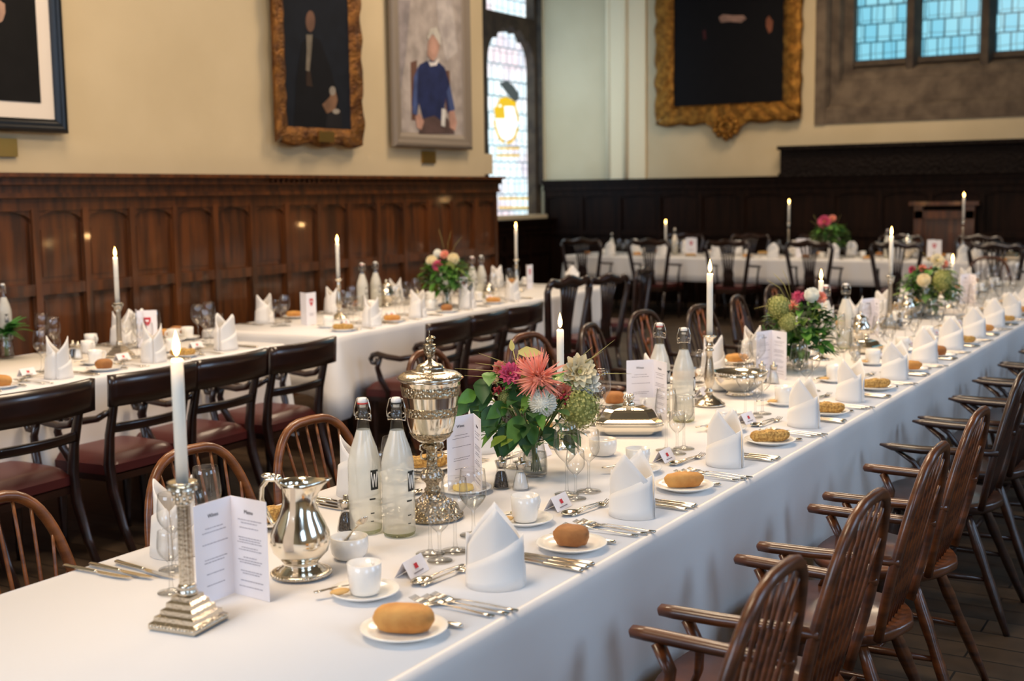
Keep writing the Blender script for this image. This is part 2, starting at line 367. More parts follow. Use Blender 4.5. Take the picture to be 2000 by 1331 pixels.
# bay
g = G()
g.box((XB-.15, (YE+YF)/2, .6), (.3, YF-YE+.4, 1.2)); lights = [(11.2, 12.75), (12.98, 14.5), (14.74, 16.03)]
p = YE-.2
for y0, y1 in lights+[(YF+.2, YF+.2)]:
    g.box((XB-.12, (p+y0)/2, ZC/2+.6), (.26, y0-p, ZC-1.2)); p = y1
for z in (4.06,): g.box((XB-.12, (YE+YF)/2, z), (.24, YF-YE, .13))
# cusped heads
for y0, y1 in lights:
    n = 40; wd = (y1-y0); pts = []
    for k in range(n+1):
        u = k/n; lob = abs(sin(u*pi*5))**.5; base = 3.42+.46*sin(pi*u)**.55
        pts.append((y0+wd*u, base+.075*lob))
    for k in range(n):
        a_, b_ = pts[k], pts[k+1]
        g.add([(XB+.01, a_[0], a_[1]), (XB+.01, b_[0], b_[1]), (XB+.01, b_[0], 4.05), (XB+.01, a_[0], 4.05), (XB-.2, a_[0], a_[1]), (XB-.2, b_[0], b_[1])], [(0, 1, 2, 3), (0, 4, 5, 1)], 0, False)
struct('wall_bay', g, stone_d); WB_ = G().box((XB+.02, (YE-.2+11.0)/2, ZC/2+.6), (.06, .9, ZC-1.2)).box((XB+.02, (YE+YF)/2, 5.9), (.06, YF-YE, 2.6)); struct('trim_13', WB_, plaster, label='cream plaster above the bay lights')
g = G().box((XB-.1, (YE+YF)/2, 1.23), (.5, YF-YE-.1, .06)); struct('trim_3', g, plaster_w, label='pale sill under the stained glass window')
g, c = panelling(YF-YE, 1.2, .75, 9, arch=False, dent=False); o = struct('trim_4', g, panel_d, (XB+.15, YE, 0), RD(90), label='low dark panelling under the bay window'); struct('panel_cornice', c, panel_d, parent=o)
for k, (y0, y1) in enumerate(lights):
    yc = (y0+y1)/2; g = G().box((0, 0, 0), (y1-y0+.1, .02, 5.4))
    o = struct('window_1', g, lead_white, (XB-.14, yc, 3.9), RD(90))
    if k == 2:
        q = lambda px, py: ((onX(px, py, XB-.12).y-yc), onX(px, py, XB-.12).z-3.9)
        dk = [q(*t) for t in ((975, 162), (990, 158), (1002, 168), (1012, 182), (1012, 195), (1004, 200), (996, 190), (984, 175))]
        g = G().prism([(-a_, b_) if 0 else (a_, b_) for a_, b_ in dk], -.03, -.02)
        struct('glass_bird', g, glass_k, parent=o, label='dark grey crest piece of the stained glass')
        g = G()
        for pl in ([(974, 192), (990, 190), (1008, 200), (1006, 208), (978, 208)], [(964, 210), (984, 208), (986, 232), (968, 232)], [(970, 288), (1014, 288), (1014, 292), (970, 292)], [(970, 302), (1014, 302), (1014, 306), (970, 306)], [(974, 386), (1030, 386), (1030, 390), (974, 390)], [(974, 404), (1030, 404), (1030, 408), (974, 408)]):
            g.prism([q(*t) for t in pl], -.03, -.02)
        cx_, cz_ = q(989, 236)
        rr = .34
        for i in range(24):
            a0, a1 = 2*pi*i/24, 2*pi*(i+1)/24
            if i % 6 == 5: continue
            g.prism([(cx_+rr*cos(a0), cz_+rr*sin(a0)), (cx_+rr*cos(a1), cz_+rr*sin(a1)), (cx_+rr*.88*cos(a1), cz_+rr*.88*sin(a1)), (cx_+rr*.88*cos(a0), cz_+rr*.88*sin(a0))], -.03, -.02)
        struct('glass_shield', g, glass_y, parent=o, label='yellow shield and ring of the stained glass')
        g = G().prism([(cx_+.27*cos(2*pi*i/20), cz_+.27*sin(2*pi*i/20)) for i in range(20)], -.026, -.018)
        struct('glass_roundel', g, glass_w, parent=o, label='white roundel of the stained glass')
# bay jamb wall beside the left wall (hidden return)
g = G().box(((XB+XL-.4)/2, YE-.1, ZC/2), (XL-.4-XB, .2, ZC)); struct('wall_return', g, plaster)
# far wall, with the opening of the stone window
WX0 = onY(1593, 200).x; WZ0 = 2.43; WX1 = .9
g = G(); g.box(((XB-.3+WX0)/2, YF+.3, ZC/2), (WX0-XB+.3, .6, ZC)); g.box(((WX0+WX1)/2, YF+.3, WZ0/2), (WX1-WX0, .6, WZ0))
g.box(((WX1+XR)/2, YF+.3, ZC/2), (XR-WX1+.3, .6, ZC)); g.box(((WX0+WX1)/2, YF+.3, 7.1), (WX1-WX0, .6, .8))
struct('wall_far', g, plaster)
g = G()   # vertical mouldings either side of the bay end
for px, wd, d in ((1055, .16, .05), (1206, .24, .07), (1244, .30, .04)):
    x = onY(px, 200).x; g.box((x, YF-d/2, (1.7+ZC)/2), (wd, d, ZC-1.7))
for px in (1052, 1192, 1224):
    x = onY(px, 200).x; g.tube([(x, YF-.05, 1.7), (x, YF-.05, ZC)], .04, 12)
struct('trim_5', g, plaster_w, label='cream moulded pilaster at the end of the bay')
g = G().box((XB+.03, YF-.03, (1.7+ZC)/2), (.1, .1, ZC-1.7)); struct('trim_6', g, stone_d, label='dark stone jamb of the bay window')
# stone window surround
g = G(); W = WX1-WX0; gy = YF+.42
sill = [(YF-.02, WZ0), (YF-.02, 2.62), (YF+.04, 2.66), (YF+.08, 2.68), (YF+.16, 2.98), (YF+.20, 3.0), (YF+.24, 3.10), (YF+.36, 3.16), (YF+.5, 3.2), (YF+.5, WZ0)]
g.prism(sill, WX0, WX1, ax='yz')
jx = [(WX0-.004, YF-.032), (WX0+.13, YF-.032), (WX0+.17, YF+.05), (WX0+.17, YF+.09), (WX0+.26, YF+.14), (WX0+.30, YF+.24), (WX0+.40, YF+.30), (WX0+.40, YF+.5), (WX0, YF+.5)]
g.prism(jx, WZ0-.003, 6.7, ax='xy')
struct('trim_7', g, stone, label='brown stone surround of the far window')
g = G(); edges = [(1770, 1800), (1915, 1945), (2060, 2090), (2205, 2235), (2350, 2380)]
for a_, b_ in edges:
    x0 = onY(a_, 60, gy).x; x1 = onY(b_, 60, gy).x; xm = (x0+x1)/2; hw = (x1-x0)/2
    g.prism([(xm-hw, gy+.05), (xm-hw, gy-.02), (xm-.04, gy-.18), (xm+.04, gy-.18), (xm+hw, gy-.02), (xm+hw, gy+.05)], 3.1, 6.7, ax='xy')
g.box(((WX0+WX1)/2, gy-.02, 3.22), (W-.3, .10, .07))
struct('trim_8', g, stone_d, label='dark stone mullions of the far window')
xs = [onY(1665, 60, gy).x]+[onY((a_+b_)/2, 60, gy).x for a_, b_ in edges]
for k in range(5):
    g = G().box((0, 0, 0), (xs[k+1]-xs[k]-.04, .02, 3.4)); o = struct('window_2', g, lead_blue, ((xs[k]+xs[k+1])/2, gy+.06, 4.9))
g = G()   # outer face of the reveal
g.box((WX0+W/2, YF+.6, 5), (W+.4, .04, 4.4)); struct('trim_9', g, stone_d, label='back of the far window reveal')
# far panelling
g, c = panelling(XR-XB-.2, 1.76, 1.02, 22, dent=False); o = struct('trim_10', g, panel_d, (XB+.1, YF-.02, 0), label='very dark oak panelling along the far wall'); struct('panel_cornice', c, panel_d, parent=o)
x0 = onY(1530, 290).x; g = G(); L = XR-x0-.2
g.box((x0+L/2, YF-.07, 1.93), (L, .10, .36)); g.box((x0+L/2, YF-.10, 2.13), (L+.04, .2, .05)); g.box((x0+L/2, YF-.10, 1.77), (L, .2, .05))
struct('trim_11', g, carve_d, label='black carved frieze standing above the far panelling')
xa, xb = onY(1792, 400).x, onY(1908, 400).x; g = G()
g.box(((xa+xb)/2, YF-.12, 1.38), (xb-xa+.12, .16, .05)); g.box(((xa+xb)/2, YF-.1, .68), (xb-xa-.18, .03, 1.2))
for x in (xa+.05, xb-.05): g.box((x, YF-.11, .68), (.11, .10, 1.36))
g.box(((xa+xb)/2, YF-.11, 1.24), (xb-xa, .10, .1)); struct('trim_12', g, panel_m, label='low oak doorcase panel in the far panelling')

# ------------------------------------------------------------------ pictures
def frame_geo(w_, h_, b_, d_, orn, mi=0, scal=0):
    """mitred frame w x h with border b and depth d, centred; room side -y"""
    g = G(); prof = [(0, 0), (0, -d_*.7), (.18, -d_), (.4, -d_*.75), (.62, -d_*.9), (.85, -d_*.45), (1, -d_*.4), (1, 0)]
    cs = [(-1, -1), (1, -1), (1, 1), (-1, 1)]
    for k in range(4):
        a_, c_ = cs[k], cs[(k+1) % 4]; horiz = k % 2 == 0; n = int((w_ if horiz else h_)/.035) if orn else 1
        def fn(u, v):
            q, y = prof[int(round(v*7))]; t = -1+2*u
            hw, hh = w_/2-b_*q, h_/2-b_*q
            x = a_[0]+(c_[0]-a_[0])*u; z = a_[1]+(c_[1]-a_[1])*u
            x, z = x*hw, z*hh
            if orn and 0 < v < 1:
                s_ = (w_ if horiz else h_)*u; e = orn*(noise.noise((s_*9, k*7, q*6))+.6*sin(s_*26+q*5))
                y += e*.6
                if q < .3:
                    o_ = scal*abs(sin(s_*9)); x += (a_[0]+c_[0])/2*o_*(not horiz); z += (a_[1]+c_[1])/2*o_*horiz
            return (x, y, z)
        g.grid(fn, n, 7, mi)
    return g
def poly_px(pts, conv, y0=-.004, g=None, mi=0, dy=.002):
    return g.prism([conv(*p_) for p_ in pts], y0, y0+dy, mi)
def el(cx, cy, rx, ry, n=18, rot=0):
    return [(cx+rx*cos(2*pi*i/n)*cos(rot)-ry*sin(2*pi*i/n)*sin(rot), cy+rx*cos(2*pi*i/n)*sin(rot)+ry*sin(2*pi*i/n)*cos(rot)) for i in range(n)]
def picture(name, cen, rz, w_, h_, b_, d_, fm, canvas_m, polys, conv, label, cat='painting', orn=0, scal=0, mountw=0, extra=None):
    t = Node(name); t.part('frame', frame_geo(w_, h_, b_, d_, orn, scal=scal), fm)
    iw, ih = w_-2*b_*.98, h_-2*b_*.98
    if mountw: t.part('mount', G().box((0, -.012, 0), (iw, .006, ih)), mount); iw -= 2*mountw; ih -= 2*mountw
    cv = t.part('canvas', G().box((0, -.016, 0), (iw, .008, ih)), canvas_m)
    ms = []; g = G(); y = -.0215
    for col, pts in polys:
        if col not in ms: ms.append(col)
        g.prism([conv(*p_) for p_ in pts], y, y+.004, ms.index(col)); y -= .0006
    if polys: cv.part('painted_figure', g, ms)
    if extra: extra(t)
    return put(t, cen, rz, label, cat)
pm = {}
def pc(r, g_, b_):  # matt oil paint
    k = (r, g_, b_)
    if k not in pm: pm[k] = mat('paint_%d_%d_%d' % k, k, .7, spec=.15, vary=(tuple(int(v*.82) for v in k), 7, (1, 1, 1)))
    return pm[k]
# black-framed print at the left
yR, zb = onX(121, 262).y, onX(121, 262).z; w_, h_ = 1.5, 1.9
cen = Vector((XL+.03, yR-w_/2, zb+h_/2)); cv = lambda px, py, c=cen: (onX(px, py, XL+.03).y-c.y, onX(px, py, XL+.03).z-c.z)
picture('framed_print', cen, RD(90), w_, h_, .085, .05, black_frame, pc(20, 18, 17), [(pc(176, 140, 118), [(0, 5), (5, 8), (6, 25), (2, 38), (0, 42), (-30, 60), (-50, 20), (-30, -20)])], cv,
        'black-framed dark portrait with an ivory mount at the left end of the wall', mountw=.1)
# gilt portrait
a = onX(527, 278); b = onX(692, 281); w_ = b.y-a.y; h_ = 1.95; cen = Vector((XL+.05, (a.y+b.y)/2, a.z+h_/2)); c2 = cen
cv = lambda px, py, c=cen: (onX(px, py, XL+.05).y-c.y, onX(px, py, XL+.05).z-c.z)
def plq(t): t.part('name_plaque', G().box((cv(621, 268)[0], -.085, cv(621, 268)[1]), (.19, .012, .085)), brass, 'small brass name plaque on the frame')
picture('portrait_painting', cen, RD(90), w_, h_, .125, .06, gilt_dk, pc(20, 24, 32),
        [(pc(14, 14, 18), [(570, 250), (575, 150), (585, 85), (600, 68), (622, 80), (640, 130), (655, 180), (662, 250)]), (pc(30, 28, 30), [(632, 250), (636, 205), (662, 215), (664, 250)]),
         (pc(112, 82, 66), el(602, 42, 9, 21)), (pc(120, 110, 96), [(594, 68), (606, 68), (604, 100), (600, 140), (593, 138), (595, 100)]),
         (pc(52, 38, 30), [(594, 140), (602, 140), (606, 170), (594, 168)]), (pc(124, 92, 70), [(625, 205), (640, 190), (643, 175), (650, 175), (655, 195), (650, 215), (634, 222)]), (pc(140, 130, 118), el(645, 178, 6, 9)), (pc(150, 140, 128), el(652, 218, 7, 5))],
        cv, 'tall dark portrait of a standing figure in an ornate worn gilt frame', orn=.012, scal=.03, extra=plq)
# grey-framed portrait
a = onX(757, 287); b = onX(910, 290); w_ = b.y-a.y; h_ = 2.1; cen = Vector((XL+.04, (a.y+b.y)/2, a.z+h_/2))
cv = lambda px, py, c=cen: (onX(px, py, XL+.05).y-c.y, onX(px, py, XL+.05).z-c.z)
picture('portrait_painting', cen, RD(90), w_, h_, .13, .05, grey_frame, pc(172, 160, 152),
        [(pc(150, 140, 138), [(774, 0), (800, 0), (790, 120), (776, 200)]), (pc(188, 178, 172), [(850, 0), (880, 0), (892, 100), (870, 120), (856, 60)]),
         (pc(104, 74, 62), [(800, 122), (812, 118), (812, 235), (802, 235)]), (pc(104, 74, 62), [(866, 138), (876, 138), (878, 215), (868, 215)]),
         (pc(92, 72, 68), [(816, 262), (820, 232), (846, 222), (872, 232), (886, 262)]),
         (pc(38, 46, 84), [(802, 205), (806, 150), (818, 126), (834, 118), (852, 120), (866, 132), (876, 165), (884, 212), (872, 222), (868, 190), (862, 238), (846, 226), (824, 232), (816, 200), (812, 225)]),
         (pc(70, 84, 128), [(806, 150), (814, 132), (812, 190), (812, 226), (803, 222)]), (pc(70, 84, 128), [(870, 180), (876, 165), (886, 214), (877, 220)]),
         (pc(222, 214, 208), [(830, 112), (836, 122), (846, 122), (856, 114), (850, 128), (838, 130)]),
         (pc(190, 148, 130), [(832, 108), (834, 82), (840, 68), (852, 74), (856, 92), (850, 112), (842, 120)]),
         (pc(206, 198, 186), [(832, 74), (838, 56), (850, 54), (857, 70), (858, 92), (852, 80), (842, 66), (834, 78)]),
         (pc(190, 146, 128), [(808, 228), (817, 222), (825, 238), (820, 254), (812, 250)]), (pc(190, 146, 128), [(874, 218), (884, 216), (889, 240), (886, 256), (876, 250)]), (pc(214, 210, 204), [(860, 212), (867, 214), (866, 248), (859, 246)])],
        cv, 'portrait of a seated person in a blue jumper in a plain grey frame')
# large gilt painting on the far wall
a = onY(1288, 245); b = onY(1566, 240); w_ = b.x-a.x; h_ = 3.2; cen = Vector(((a.x+b.x)/2, YF-.03, a.z+h_/2))
cv = lambda px, py, c=cen: (onY(px, py, YF-.05).x-c.x, onY(px, py, YF-.05).z-c.z)
def cart(t):
    x, z = cv(1421, 252); g = G()
    g.prism([(x+.34*u*(1-.0), z+.16-.30*max(0, 1-abs(u))**.7*(1+.12*cos(u*14))) for u in [i/14-1 for i in range(29)]], -.09, -.02)
    for i in range(22):
        an = 2*pi*i/11; r = .16 if i < 11 else .08; g.ball((x+r*cos(an), -.08, z+.02+r*.8*sin(an)), .045, 8, 5)
    t.part('carved_cartouche', g, gilt, 'carved gilt shell at the foot of the frame')
picture('portrait_painting', cen, 0, w_, h_, .245, .10, gilt, pc(10, 8, 10), [(pc(150, 118, 104), [(1404, 34), (1412, 28), (1430, 30), (1452, 30), (1458, 36), (1448, 44), (1425, 42), (1408, 44)]), (pc(120, 72, 52), [(1496, 38), (1502, 30), (1510, 42), (1508, 60), (1502, 66), (1496, 52)]), (pc(60, 26, 28), [(1372, 60), (1378, 58), (1380, 76), (1374, 78)])],
        cv, 'very large nearly black painting in a heavy carved gilt frame on the far wall', orn=.03, scal=.035, extra=cart)
pl = Node('wall_plaque', G().box((0, -.008, 0), (.21, .016, .11)), brass)
put(pl, onX(836, 307, XL+.005), RD(90), 'small brass plaque under the grey-framed portrait', 'plaque')
put(pl, onX(2, 288, XL+.005), RD(90), 'small brass plaque under the black-framed portrait', 'plaque')

# ------------------------------------------------------------------ chairs   (front towards +x, origin on the floor)
def windsor_chair(wood, arm_w=.215, crook=False, splat=False, zs=1.0):
    t = Node('windsor_chair')
    g = G(); out = []
    for i in range(28):
        a_ = 2*pi*i/28; c_, s_ = cos(a_), sin(a_); x = .215*(abs(c_)**.75)*(1 if c_ > 0 else -1); y = .23*(abs(s_)**.7)*(1 if s_ > 0 else -1)
        if x < 0: y *= .86; x = x*.95-.02*math.exp(-(y/.07)**2)+.01
        out.append((x, y))
    n = len(out); vs = []
    for z, k in ((.405, .90), (.42, .985), (.437, 1.0), (.445, .97)): vs += [(x*k, y*k, z*zs) for x, y in out]
    vs += [(x*.5-.02, y*.5, .433*zs) for x, y in out]; vs.append((-.02, 0, .432*zs))
    fs = [(r*n+i, r*n+(i+1) % n, (r+1)*n+(i+1) % n, (r+1)*n+i) for r in range(4) for i in range(n)]+[(4*n+i, 4*n+(i+1) % n, 5*n) for i in range(n)]+[tuple(reversed(range(n)))]
    g.add(vs, fs); t.part('seat', g, wood)
    H = .47*zs; z0 = .44*zs
    def bow(a_):
        c_ = cos(a_); y = .222*(abs(c_)**.62)*(1 if c_ > 0 else -1); h = sin(a_)**.85 if 0 < a_ < pi else 0
        if h < .35: y *= .80+.20*h/.35
        return Vector((-.165-.10*h, y, z0+H*h))
    g = G(); g.tube([bow(pi*i/28) for i in range(29)], .0155, 8, fl=(1, .85)); t.part('back_bow', g, wood)
    ns = 8
    for i in range(ns):
        u = -1+2*(i+1)/(ns+1)
        if splat and abs(u) < .25: continue
        yb = u*.15; a_ = math.acos(max(-1, min(1, u*.93))) if u else pi/2
        # find the bow point with the same fan
        best = min((bow(pi*j/120) for j in range(12, 109)), key=lambda q: abs(q.y-u*.228))
        p0 = Vector((-.155, yb, z0)); g = G(); pts = [p0.lerp(best, k/5) for k in range(6)]
        g.tube(pts, [.005, .0065, .0062, .0055, .0048, .0045], 6); t.part('spindle', g, wood)
    if splat:
        g = G(); B = bow(pi/2)
        wd = [(.0, .03), (.15, .024), (.28, .040), (.42, .020), (.5, .014), (.6, .030), (.72, .046), (.86, .030), (1, .034)]
        for s_ in (-1, 1):
            pts = [Vector((-.155, 0, z0)).lerp(B, q)+Vector((0, s_*w2, 0)) for q, w2 in wd]; g.tube(pts, .009, 6, fl=(1, .6))
        for q in (.04, .30, .46, .66, .95):
            c_ = Vector((-.155, 0, z0)).lerp(B, q); g.ball(c_, .018, 8, 6, sc=(.4, 1, 1.2))
        t.part('splat', g, splat_m, 'pierced honey-coloured back splat')
    for s_ in (-1, 1):
        za = .655*zs; q = min((bow(pi*j/200) for j in range(8, 90)), key=lambda q: abs(q.z-za)); yb = q.y*s_
        g = G()
        if crook:
            pts = [(q.x-.01, yb, za), (-.1, s_*(arm_w+.01), za), (.03, s_*(arm_w+.03), za-.003), (.13, s_*(arm_w+.035), za), (.175, s_*(arm_w+.03), za+.004)]
            g.tube(pts, [.017, .019, .021, .019, .006], 8, fl=(1.25, .75), up=(0, 0, 1))
            sup = [(.12, s_*(arm_w+.03), za-.01), (.06, s_*(arm_w+.02), za-.05), (.02, s_*(arm_w), za-.11), (.0, s_*.2, z0)]
            g2 = G().tube(sup, [.010, .014, .015, .013], 8, fl=(1.5, .7))
        else:
            pts = [(q.x-.012, yb, za+.004), (-.12, s_*(arm_w-.01), za+.002), (.0, s_*arm_w, za), (.10, s_*(arm_w+.005), za), (.135, s_*(arm_w+.005), za), (.142, s_*(arm_w+.005), za)]
            g.tube(pts, [.014, .0165, .018, .018, .016, .006], 8, fl=(1.15, .85), up=(0, 0, 1))
            sup = [(.075, s_*arm_w, za-.012), (.045, s_*(arm_w-.002), za-.07), (.05, s_*(arm_w-.008), za-.13), (.09, s_*.19, z0-.005)]
            g2 = G().tube(sup, [.016, .015, .014, .013], 8, fl=(1.5, .65))
        t.part('arm', g, wood); t.part('arm_support', g2, wood)
    lt = [(.13, .15), (.13, -.15), (-.11, .13), (-.11, -.13)]; lb = [(.185, .215), (.185, -.215), (-.27, .205), (-.27, -.205)]
    L = lambda k, q: Vector((lt[k][0]+(lb[k][0]-lt[k][0])*q, lt[k][1]+(lb[k][1]-lt[k][1])*q, .41*zs*(1-q)))
    for k in range(4):
        g = G().tube([L(k, q) for q in (0, .12, .3, .45, .6, .8, 1)], [.013, .017, .021, .017, .019, .016, .011], 8); t.part('leg', g, wood)
    g = G(); g.tube([L(0, .55), L(0, .55).lerp(L(2, .55), .5), L(2, .55)], [.008, .013, .008], 6); g.tube([L(1, .55), L(1, .55).lerp(L(3, .55), .5), L(3, .55)], [.008, .013, .008], 6)
    a_, b_ = L(0, .55).lerp(L(2, .55), .5), L(1, .55).lerp(L(3, .55), .5); g.tube([a_, a_.lerp(b_, .5), b_], [.008, .012, .008], 6)
    t.part('stretcher', g, wood)
    return t
def regency_chair():
    t = Node('scroll_arm_chair')
    g = G()
    def pad(u, v):
        x = -.20+.375*u; y = (-.5+v)*(.40+.05*u); e = (1-(2*u-1)**6)*(1-(2*v-1)**6)
        return (x, y, .405+.055*max(e, 0)**.4)
    g.grid(pad, 14, 14)
    g.prism([(-.2, -.2), (.175, -.225), (.175, .225), (-.2, .2)], .365, .41, ax='xy'); t.part('seat', g, leather, 'oxblood leather seat')
    g = G().prism([(-.2, -.195), (.168, -.22), (.168, .22), (-.2, .195)], .335, .372, ax='xy'); t.part('seat_rail', g, mahog)
    post = [(-.34, 0, 0), (-.27, 0, .14), (-.215, 0, .30), (-.20, 0, .42), (-.215, 0, .55), (-.255, 0, .70), (-.29, 0, .80)]
    for s_ in (-1, 1):
        g = G().tube([(x, s_*(.205+.01*z), z) for x, y, z in post], [.017, .020, .024, .024, .021, .018, .015], 8, fl=(.8, 1.25)); t.part('back_post', g, mahog)
        g = G(); za = .64
        sc = [(-.225, s_*.212, .66), (-.17, s_*.235, .625), (-.09, s_*.25, .61), (0, s_*.252, .618), (.07, s_*.25, .632), (.105, s_*.25, .624), (.12, s_*.25, .60), (.108, s_*.25, .578), (.085, s_*.25, .575), (.073, s_*.25, .592), (.085, s_*.25, .605)]
        g.tube(sc, [.014, .016, .017, .018, .018, .017, .016, .015, .014, .012, .008], 8); t.part('arm', g, mahog)
        g = G().tube([(.05, s_*.25, .615), (.075, s_*.25, .55), (.06, s_*.24, .48), (.02, s_*.22, .40), (.03, s_*.215, .36)], [.016, .018, .020, .018, .015], 8, fl=(1.1, .8)); t.part('arm_support', g, mahog)
        g = G().lathe([(.012, 0), (.016, .05), (.014, .10), (.020, .16), (.023, .26), (.018, .30), (.024, .33), (.022, .36)], 12, (.14, s_*.19, 0)); t.part('leg', g, mahog)
    g = G(); hw = .255
    def rail(z0, z1, hw, bowd, x0, th):
        def fn(u, v):
            y = -hw+2*hw*u; return (x0-bowd*(1-(y/hw)**2)-.06*((z0+(z1-z0)*v)-z0), y, z0+(z1-z0)*v)
        g.grid(fn, 14, 3, thick=th)
    rail(.690, .828, .262, .035, -.268, .022); t.part('top_rail', g, mahog, 'broad curved top rail')
    g = G(); rail(.565, .605, .205, .03, -.225, .018); t.part('middle_rail', g, mahog)
    return t
def splat_chair(arms=True):
    t = Node('splat_back_chair')
    g = G().prism([(-.2, -.19), (.22, -.24), (.22, .24), (-.2, .19)], .41, .45, ax='xy'); t.part('seat', g, leather)
    g = G().prism([(-.21, -.2), (.23, -.25), (.23, .25), (-.21, .2)], .36, .412, ax='xy'); t.part('seat_rail', g, mahog)
    X = lambda z: -.21-.10*(z-.42)
    for s_ in (-1, 1): t.part('back_post', G().tube([(X(z), s_*(.19+(z-.42)*.17-.02*(z > .9)), z) for z in (.36, .5, .65, .8, .9, .95)], [.024, .026, .026, .025, .024, .020], 8), mahog)
    g = G(); tp = []
    for i in range(25):
        y = -.265+.53*i/24; q = abs(y)/.265; z = .963+.012*cos(q*pi*2)-.05*max(0, q-.86)/.14
        tp.append((X(z), y, z))
    g.tube(tp, [.012+.010*abs(cos(i/24*pi)) if 0 else .031-.009*abs(2*i/24-1) for i in range(25)], 8, fl=(1.25, .8), up=(1, 0, 0)); t.part('top_rail', g, mahog)
    g = G()
    for k in range(5):
        u = (k-2)/2
        g.tube([(X(.95), u*.10, .955), (X(.8), u*.072, .82), (X(.65), u*.05, .66), (X(.55), u*.045, .56), (X(.46), u*.06, .45)], [.015, .011, .012, .015, .018], 6)
    g.box((X(.58), 0, .585), (.014, .13, .07)); t.part('splat', g, mahog)
    if arms:
        for s_ in (-1, 1):
            g = G().tube([(X(.7), s_*.235, .70), (-.1, s_*.26, .685), (.06, s_*.275, .675), (.12, s_*.275, .668)], [.012, .014, .016, .013], 8); t.part('arm', g, mahog)
            g = G().tube([(.07, s_*.27, .67), (.05, s_*.26, .56), (.08, s_*.245, .42)], .014, 8); t.part('arm_support', g, mahog)
    for x, s_ in ((.19, 1), (.19, -1), (-.2, 1), (-.2, -1)):
        g = G().tube([(x, s_*.205 if x > 0 else s_*.18, .38), (x+(0 if x > 0 else -.07), s_*.205 if x > 0 else s_*.18, 0)], [.020, .016], 6); t.part('leg', g, mahog)
    return t
WA = windsor_chair(windsor); WB = windsor_chair(windsor_d, .225, crook=True)
WL = windsor_chair(windsor_l, zs=.935); WS = windsor_chair(windsor_d, .215, crook=True, splat=True)
RC = regency_chair(); SP = splat_chair(); SQ = splat_chair(False)
ORD = ['nearest', 'second', 'third', 'fourth', 'fifth', 'sixth', 'seventh', 'eighth', 'ninth', 'tenth', 'eleventh', 'twelfth', 'thirteenth', 'fourteenth', 'fifteenth', 'sixteenth', 'seventeenth', 'eighteenth']
def nth(i): return ORD[i]
for i, y in enumerate([2.05, 2.64, 3.22, 3.82]):
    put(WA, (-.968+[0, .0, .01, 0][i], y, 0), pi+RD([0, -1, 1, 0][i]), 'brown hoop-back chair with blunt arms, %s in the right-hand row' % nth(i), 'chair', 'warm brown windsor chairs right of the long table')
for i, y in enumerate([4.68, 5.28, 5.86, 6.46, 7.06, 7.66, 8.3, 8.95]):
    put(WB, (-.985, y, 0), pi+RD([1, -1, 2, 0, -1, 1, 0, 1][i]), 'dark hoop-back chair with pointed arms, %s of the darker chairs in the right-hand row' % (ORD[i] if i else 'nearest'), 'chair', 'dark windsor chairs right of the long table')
for i, (y, x) in enumerate([(1.84, -2.375), (2.50, -2.375), (3.02, -2.375)]):
    put(WL, (x, y, 0), RD([3, 0, -2][i]), 'brown hoop-back spindle chair, %s in the row left of the long table' % nth(i), 'chair', 'windsor chairs left of the long table')
for i, (px, py) in enumerate([(835, 680), (1022, 650)]):
    q = P(px, py, .925); put(WA, (q.x+.265, q.y, 0), RD([4, -6][i]), 'brown hoop-back spindle chair, %s in the row left of the long table' % nth(i+3), 'chair', 'windsor chairs left of the long table')
for i, (px, py, rz, xx) in enumerate([(1150, 642, 10, -2.9), (1255, 608, -6, -2.95), (1365, 580, -5, -2.80), (1438, 573, 6, -2.84), (1510, 557, -4, -2.93), (1600, 545, 5, -2.95)]):
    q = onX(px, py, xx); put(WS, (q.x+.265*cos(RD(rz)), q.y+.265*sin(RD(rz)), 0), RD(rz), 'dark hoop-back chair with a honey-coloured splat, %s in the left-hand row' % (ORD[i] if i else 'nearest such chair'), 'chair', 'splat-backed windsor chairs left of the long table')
q = onY(1932, 520, 12.4); put(windsor_chair(windsor), (q.x, 12.4-.265, 0), RD(-90), 'brown hoop-back chair at the far head of the long table', 'chair')
TA2, TA3 = RD(2.2), RD(4.4)
for i, y in enumerate([2.62, 3.17, 3.79, 4.28, 4.83]):
    put(RC, (-4.45-.02*i, y, 0), pi+TA2+RD([0, 1, -1, 1, 0][i]), 'scroll-arm chair with red leather seat, %s along the near left table' % nth(i), 'chair', 'scroll-arm chairs along the near left table')
for i, y in enumerate([6.06, 6.58, 7.10]):
    put(RC, (-4.46-.045*i, y, 0), pi+TA3+RD([0, 1, -1, 1][i]), 'scroll-arm chair with red leather seat, %s along the far left table' % nth(i), 'chair', 'scroll-arm chairs along the far left table')
for i, (px, py, rz) in enumerate([(1112, 548, 176), (1192, 544, 168), (1262, 527, 190)]):
    q = P(px, py, [.97, .90, .88][i]); put(SQ, (q.x+.26*cos(RD(rz)), q.y+.26*sin(RD(rz)), 0), RD(rz), 'dark splat-back chair at the far end of the far left table, %s' % ['nearest of three', 'middle of three', 'rearmost of three'][i], 'chair', sc=[1, .93, .91][i])
T4c = ['leftmost', 'second from the left', 'third from the left', 'fourth from the left', 'fifth from the left', 'sixth from the left', 'seventh from the left']
for i, x in enumerate([-7.38, -6.43, -5.41, -4.42, -3.46, -2.42, -1.4]):
    put(SP, (x, 13.95, 0), RD(90)+RD([4, 0, 0, -2, 1, 0, 2][i]), 'dark fan-splat armchair before the high table, %s' % T4c[i], 'chair', 'splat-back armchairs before the high table')
for i, x in enumerate([-6.9, -5.95, -5.0, -3.95, -3.0]):
    put(SQ, (x, 15.62, 0), RD(-90), 'brown chair behind the high table against the panelling, %s' % T4c[i], 'chair', 'chairs behind the high table')

